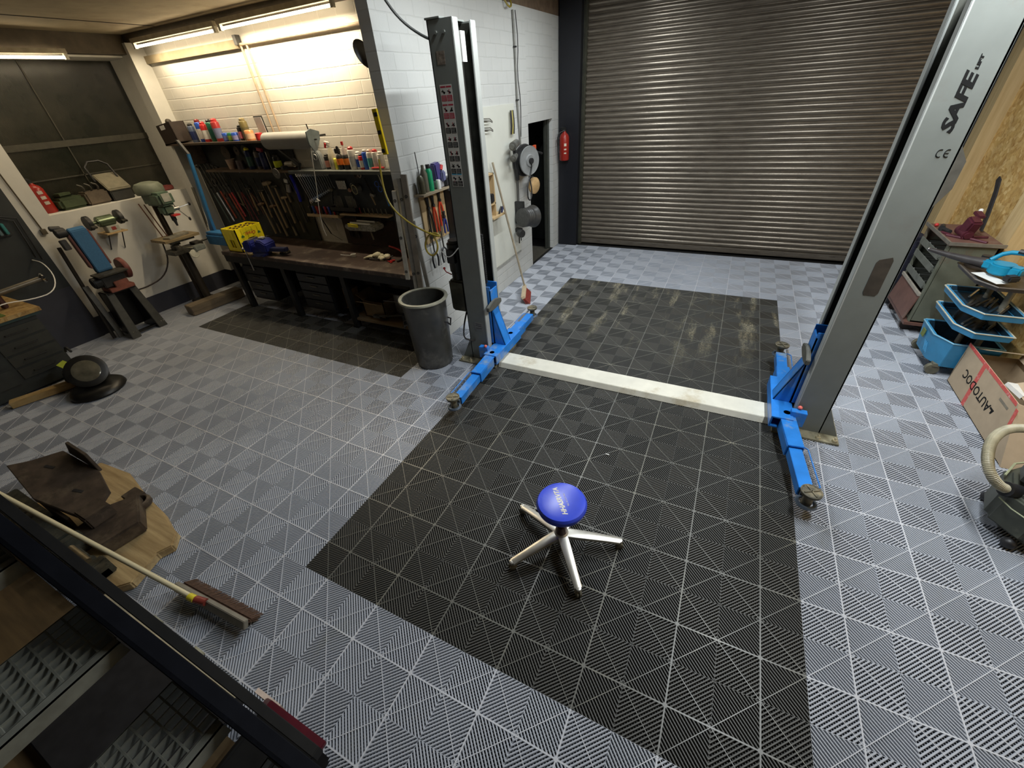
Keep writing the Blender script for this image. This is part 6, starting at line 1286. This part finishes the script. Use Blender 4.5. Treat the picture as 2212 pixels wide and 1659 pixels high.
for k in range(5):
    xn=.62+(k-2)*.33*-1+.0; zt=1.155-(.0)+(k-2)*.215
    xn=.62-(k-2)*.33
    if k==4: pass
    Lx=.26; y0,y1=-1.60,-.728
    tr=MB().bx(xn-.004,xn,y0,y1,zt-.055,zt+.0).bx(xn-.03,xn,y0,y1,zt-.004,zt+.0).obj('tread_nosing',galv,t)
    o=MB(); 
    n=int((y1-y0)/.034)
    for i in range(8): x=xn-.03-i*.033; o.bx(x-.0018,x+.0018,y0,y1,zt-.032,zt)
    for i in range(int((y1-y0)/.042)+1):
        y=y1-i*.042; o.bx(xn-Lx,xn-.03,y-.0025,y+.0025,zt-.008,zt+.0008)
    o.bx(xn-Lx-.004,xn-Lx,y0,y1,zt-.035,zt); o.obj('grating_tread',galv,t,smooth=False)
# creeper
t=thing('mechanic_creeper','low black and cream creeper board on cream castors with a dark red padded end','creeper',(.0,-.9,0))
crm=mat('cream painted wood',(.52,.46,.32),.5)
MB().bx(-.95,.35,-1.2,-.655,.055,.075).obj('board',black,t,bevel=.006); MB().bx(-.95,.30,-.668,-.650,.05,.085).obj('side_rail',crm,t,bevel=.003)
for x in (-.52,-.12): MB().cyl((x,-.625,.035),(x,-.600,.035),.034,n=20).box((x,-.635,.055),(.04,.03,.03)).obj('castor',mat('cream castor',(.42,.41,.30),.5,0,.2),t)
t=thing('padded_board','thick dark red edged padded board leaning near the black stair','pad',(.76,-.66,0))
MB().prism([(.53,.21),(.60,.275),(.92,.235),(.92,.212),(.60,.25),(.54,.19)],1,-.632,-.60).obj('red_edge',mat('dark red vinyl',(.085,.008,.016),.4,0,.2),t,bevel=.004)
MB().prism([(.56,.0),(.88,.0),(.91,.225),(.60,.268),(.54,.20)],1,-.98,-.63).obj('body',mat('dull black block',(.01,.01,.01),.8,0,.2,spec=.1),t,bevel=.01)  # solid black block below the red edge, down to the floor
MB().box((.50,-.60,.12),(.14,.02,.12),(0,.3,0)).obj('pale_panel',mat('pale pinkish card',(.62,.50,.42),.6),t)
# broom in the foreground
t=thing('floor_broom','broom with a long cream handle and dark brown bristles at lower left','broom',(-.3,-.42,0))
hp=[(-2.30,-.60,1.0),(-.36,-.43,.125)]
MB().tube([(-2.6,-.649,.559),(-.36,-.445,.115)],.0145,12).obj('handle',mat('cream painted handle',(.66,.60,.40),.35,0,.06),t)
bd=Vector((.60,.03,0)).normalized(); bs=Vector((-bd.y,bd.x,0))
M=Matrix(((bd.x,bs.x,0,-.28),(bd.y,bs.y,0,-.415),(0,0,1,0),(0,0,0,1)))
MB().box((0,-.012,.075),(.62,.028,.055),(-.5,0,0)).xf(M).obj('head',mat('dusty grey brown wood',(.20,.185,.15),.6,0,.2),t,bevel=.003)
o=MB(); rg=random.Random(4)
for i in range(90):
    for j in range(3): x=-.30+i*.60/89; o.tube([(x,.004+.010*j,.065),(x+rg.uniform(-.008,.008),.045+.018*j,.006)],.003,4)
o.xf(M).obj('bristles',mat('brown bristles',(.10,.055,.035),.7,0,.4,60),t,smooth=False)
MB().tube([(-.40,-.452,.118),(-.355,-.447,.114)],.021,12).xf(Matrix.Identity(4)).obj('yellow_tape',mat('yellow tape',(.70,.60,.04),.4),t); MB().tube([(-.355,-.446,.112),(-.29,-.43,.10)],.021,12).obj('red_socket',mat('dark red socket',(.22,.04,.03),.4),t)
# wooden slab with rusty steel parts
ow=wood_mat('rough golden wood',(.28,.19,.085),(.52,.39,.20),0,7)
tag(MB().prism([(-2.35,-.62),(-.98,-.63),(-.90,-.55),(-.97,-.36),(-.93,-.28),(-1.02,-.20),(-1.10,-.19),(-1.28,-.14),(-1.60,-.10),(-2.0,-.02),(-2.4,-.05)],2,.0,.065).obj('wood_slab',ow,bevel=.008),'rough golden wooden slab on the floor under the rusty steel parts','wood slab')
rs=mat('dark rusty plate',(.075,.055,.04),.6,.3,.4,14,stain=(.14,.11,.075),stain_amt=.35,bmp=.2)
t=thing('rusty_bracket','large rusty brown bent steel plate with slots resting on a steel block','bracket',(-2.2,-.2,.07))
Mx=Matrix.Translation((-1.90,-.34,.30))@Euler((.0,.22,.03)).to_matrix().to_4x4()
MB().prism([(-.50,-.10),(-.42,.0),(-.34,.16),(.05,.17),(.28,.10),(.36,-.02),(.30,-.12),(-.05,-.17)],2,-.02,.02).xf(Mx).obj('plate',rs,t,bevel=.004)
MB().box((-.25,.03,.021),(.07,.02,.004),(0,0,.3)).box((.12,.0,.021),(.07,.02,.004),(0,0,.3)).xf(Mx).obj('slot',black,t)
MB().prism([(-.30,.0),(.05,.0),(.0,.16),(-.2,.18)],1,.17,.19).xf(Mx).obj('web',rs,t,bevel=.003); MB().prism([(-.10,-.02),(.25,-.02),(.2,-.24),(-.05,-.24)],1,-.16,-.14).xf(Mx).obj('web',rs,t,bevel=.003)
MB().tube([(-2.14,-.20,.36),(-2.04,-.24,.27)],.014,8).obj('pin',steel,t)
t=thing('steel_block','heavy dark wedge shaped steel block standing on the wooden slab','steel block',(-1.4,-.35,.065))
MB().prism([(-1.60,-.52),(-1.26,-.50),(-1.22,-.28),(-1.52,-.14),(-1.62,-.30)],2,.065,.17).obj('block',rs,t,bevel=.01); MB().bx(-1.62,-1.45,-.45,-.30,.17,.27).obj('neck',rs,t,bevel=.01)
MB().lathe([(.05,0),(.07,.01),(.07,.05),(.05,.06),(.04,.02)],(-1.50,-.17,.07),n=20).box((-1.62,-.15,.10),(.14,.10,.05)).obj('side_ring',rs,t,bevel=.004)
t=thing('machine_part','long grey machined steel part with slots and a round rod along the stair','machine part',(-1.7,-.57,.07))
gm2=mat('machined grey steel',(.10,.105,.09),.45,.6,.4,16,stain=(.22,.2,.15),stain_amt=.3)
MB().bx(-2.6,-1.95,-.66,-.50,.066,.13).bx(-1.95,-1.55,-.66,-.53,.066,.20).bx(-1.55,-1.30,-.66,-.56,.066,.15).obj('base',gm2,t,bevel=.006)
MB().bx(-1.50,-1.44,-.66,-.50,.066,.22).bx(-1.30,-1.08,-.655,-.55,.066,.13).bx(-1.14,-1.08,-.655,-.53,.066,.20).obj('jaw',gm2,t,bevel=.008); MB().cyl((-1.44,-.62,.17),(-1.14,-.62,.15),.015,n=12).obj('rod',steel,t); MB().cyl((-1.40,-.59,.19),(-1.2,-.59,.17),.02,n=12).obj('spindle',mat('brass brown',(.25,.20,.12),.4,.5),t)
for k in range(5): MB().cyl((-2.4+.1*k,-.58,.13),(-2.4+.1*k,-.58,.132),.012,n=10).obj('hole',black,t)
# brown sheet added beneath the stair so the floor there shows dim
tag(MB().bx(-2.6,1.0,-2.4,-.78,.002,.02).obj('dim_floor_sheet',wood_mat('dull brown sheet',(.07,.045,.02),(.12,.08,.035),0)),'added dull brown sheet standing for the dim floor under the stair','sheet')
# tidy: mark dust specks
for k,(x,y) in enumerate(((1.52,1.70),(2.70,3.26))):
    tag(MB().box((x,y,.004),(.03,.007,.004),(0,0,.9*k)).obj('paper_scrap',white),'tiny white scrap on the black floor %s'%('in front of the white beam' if k==0 else 'beside the right lift arm'),'scrap')
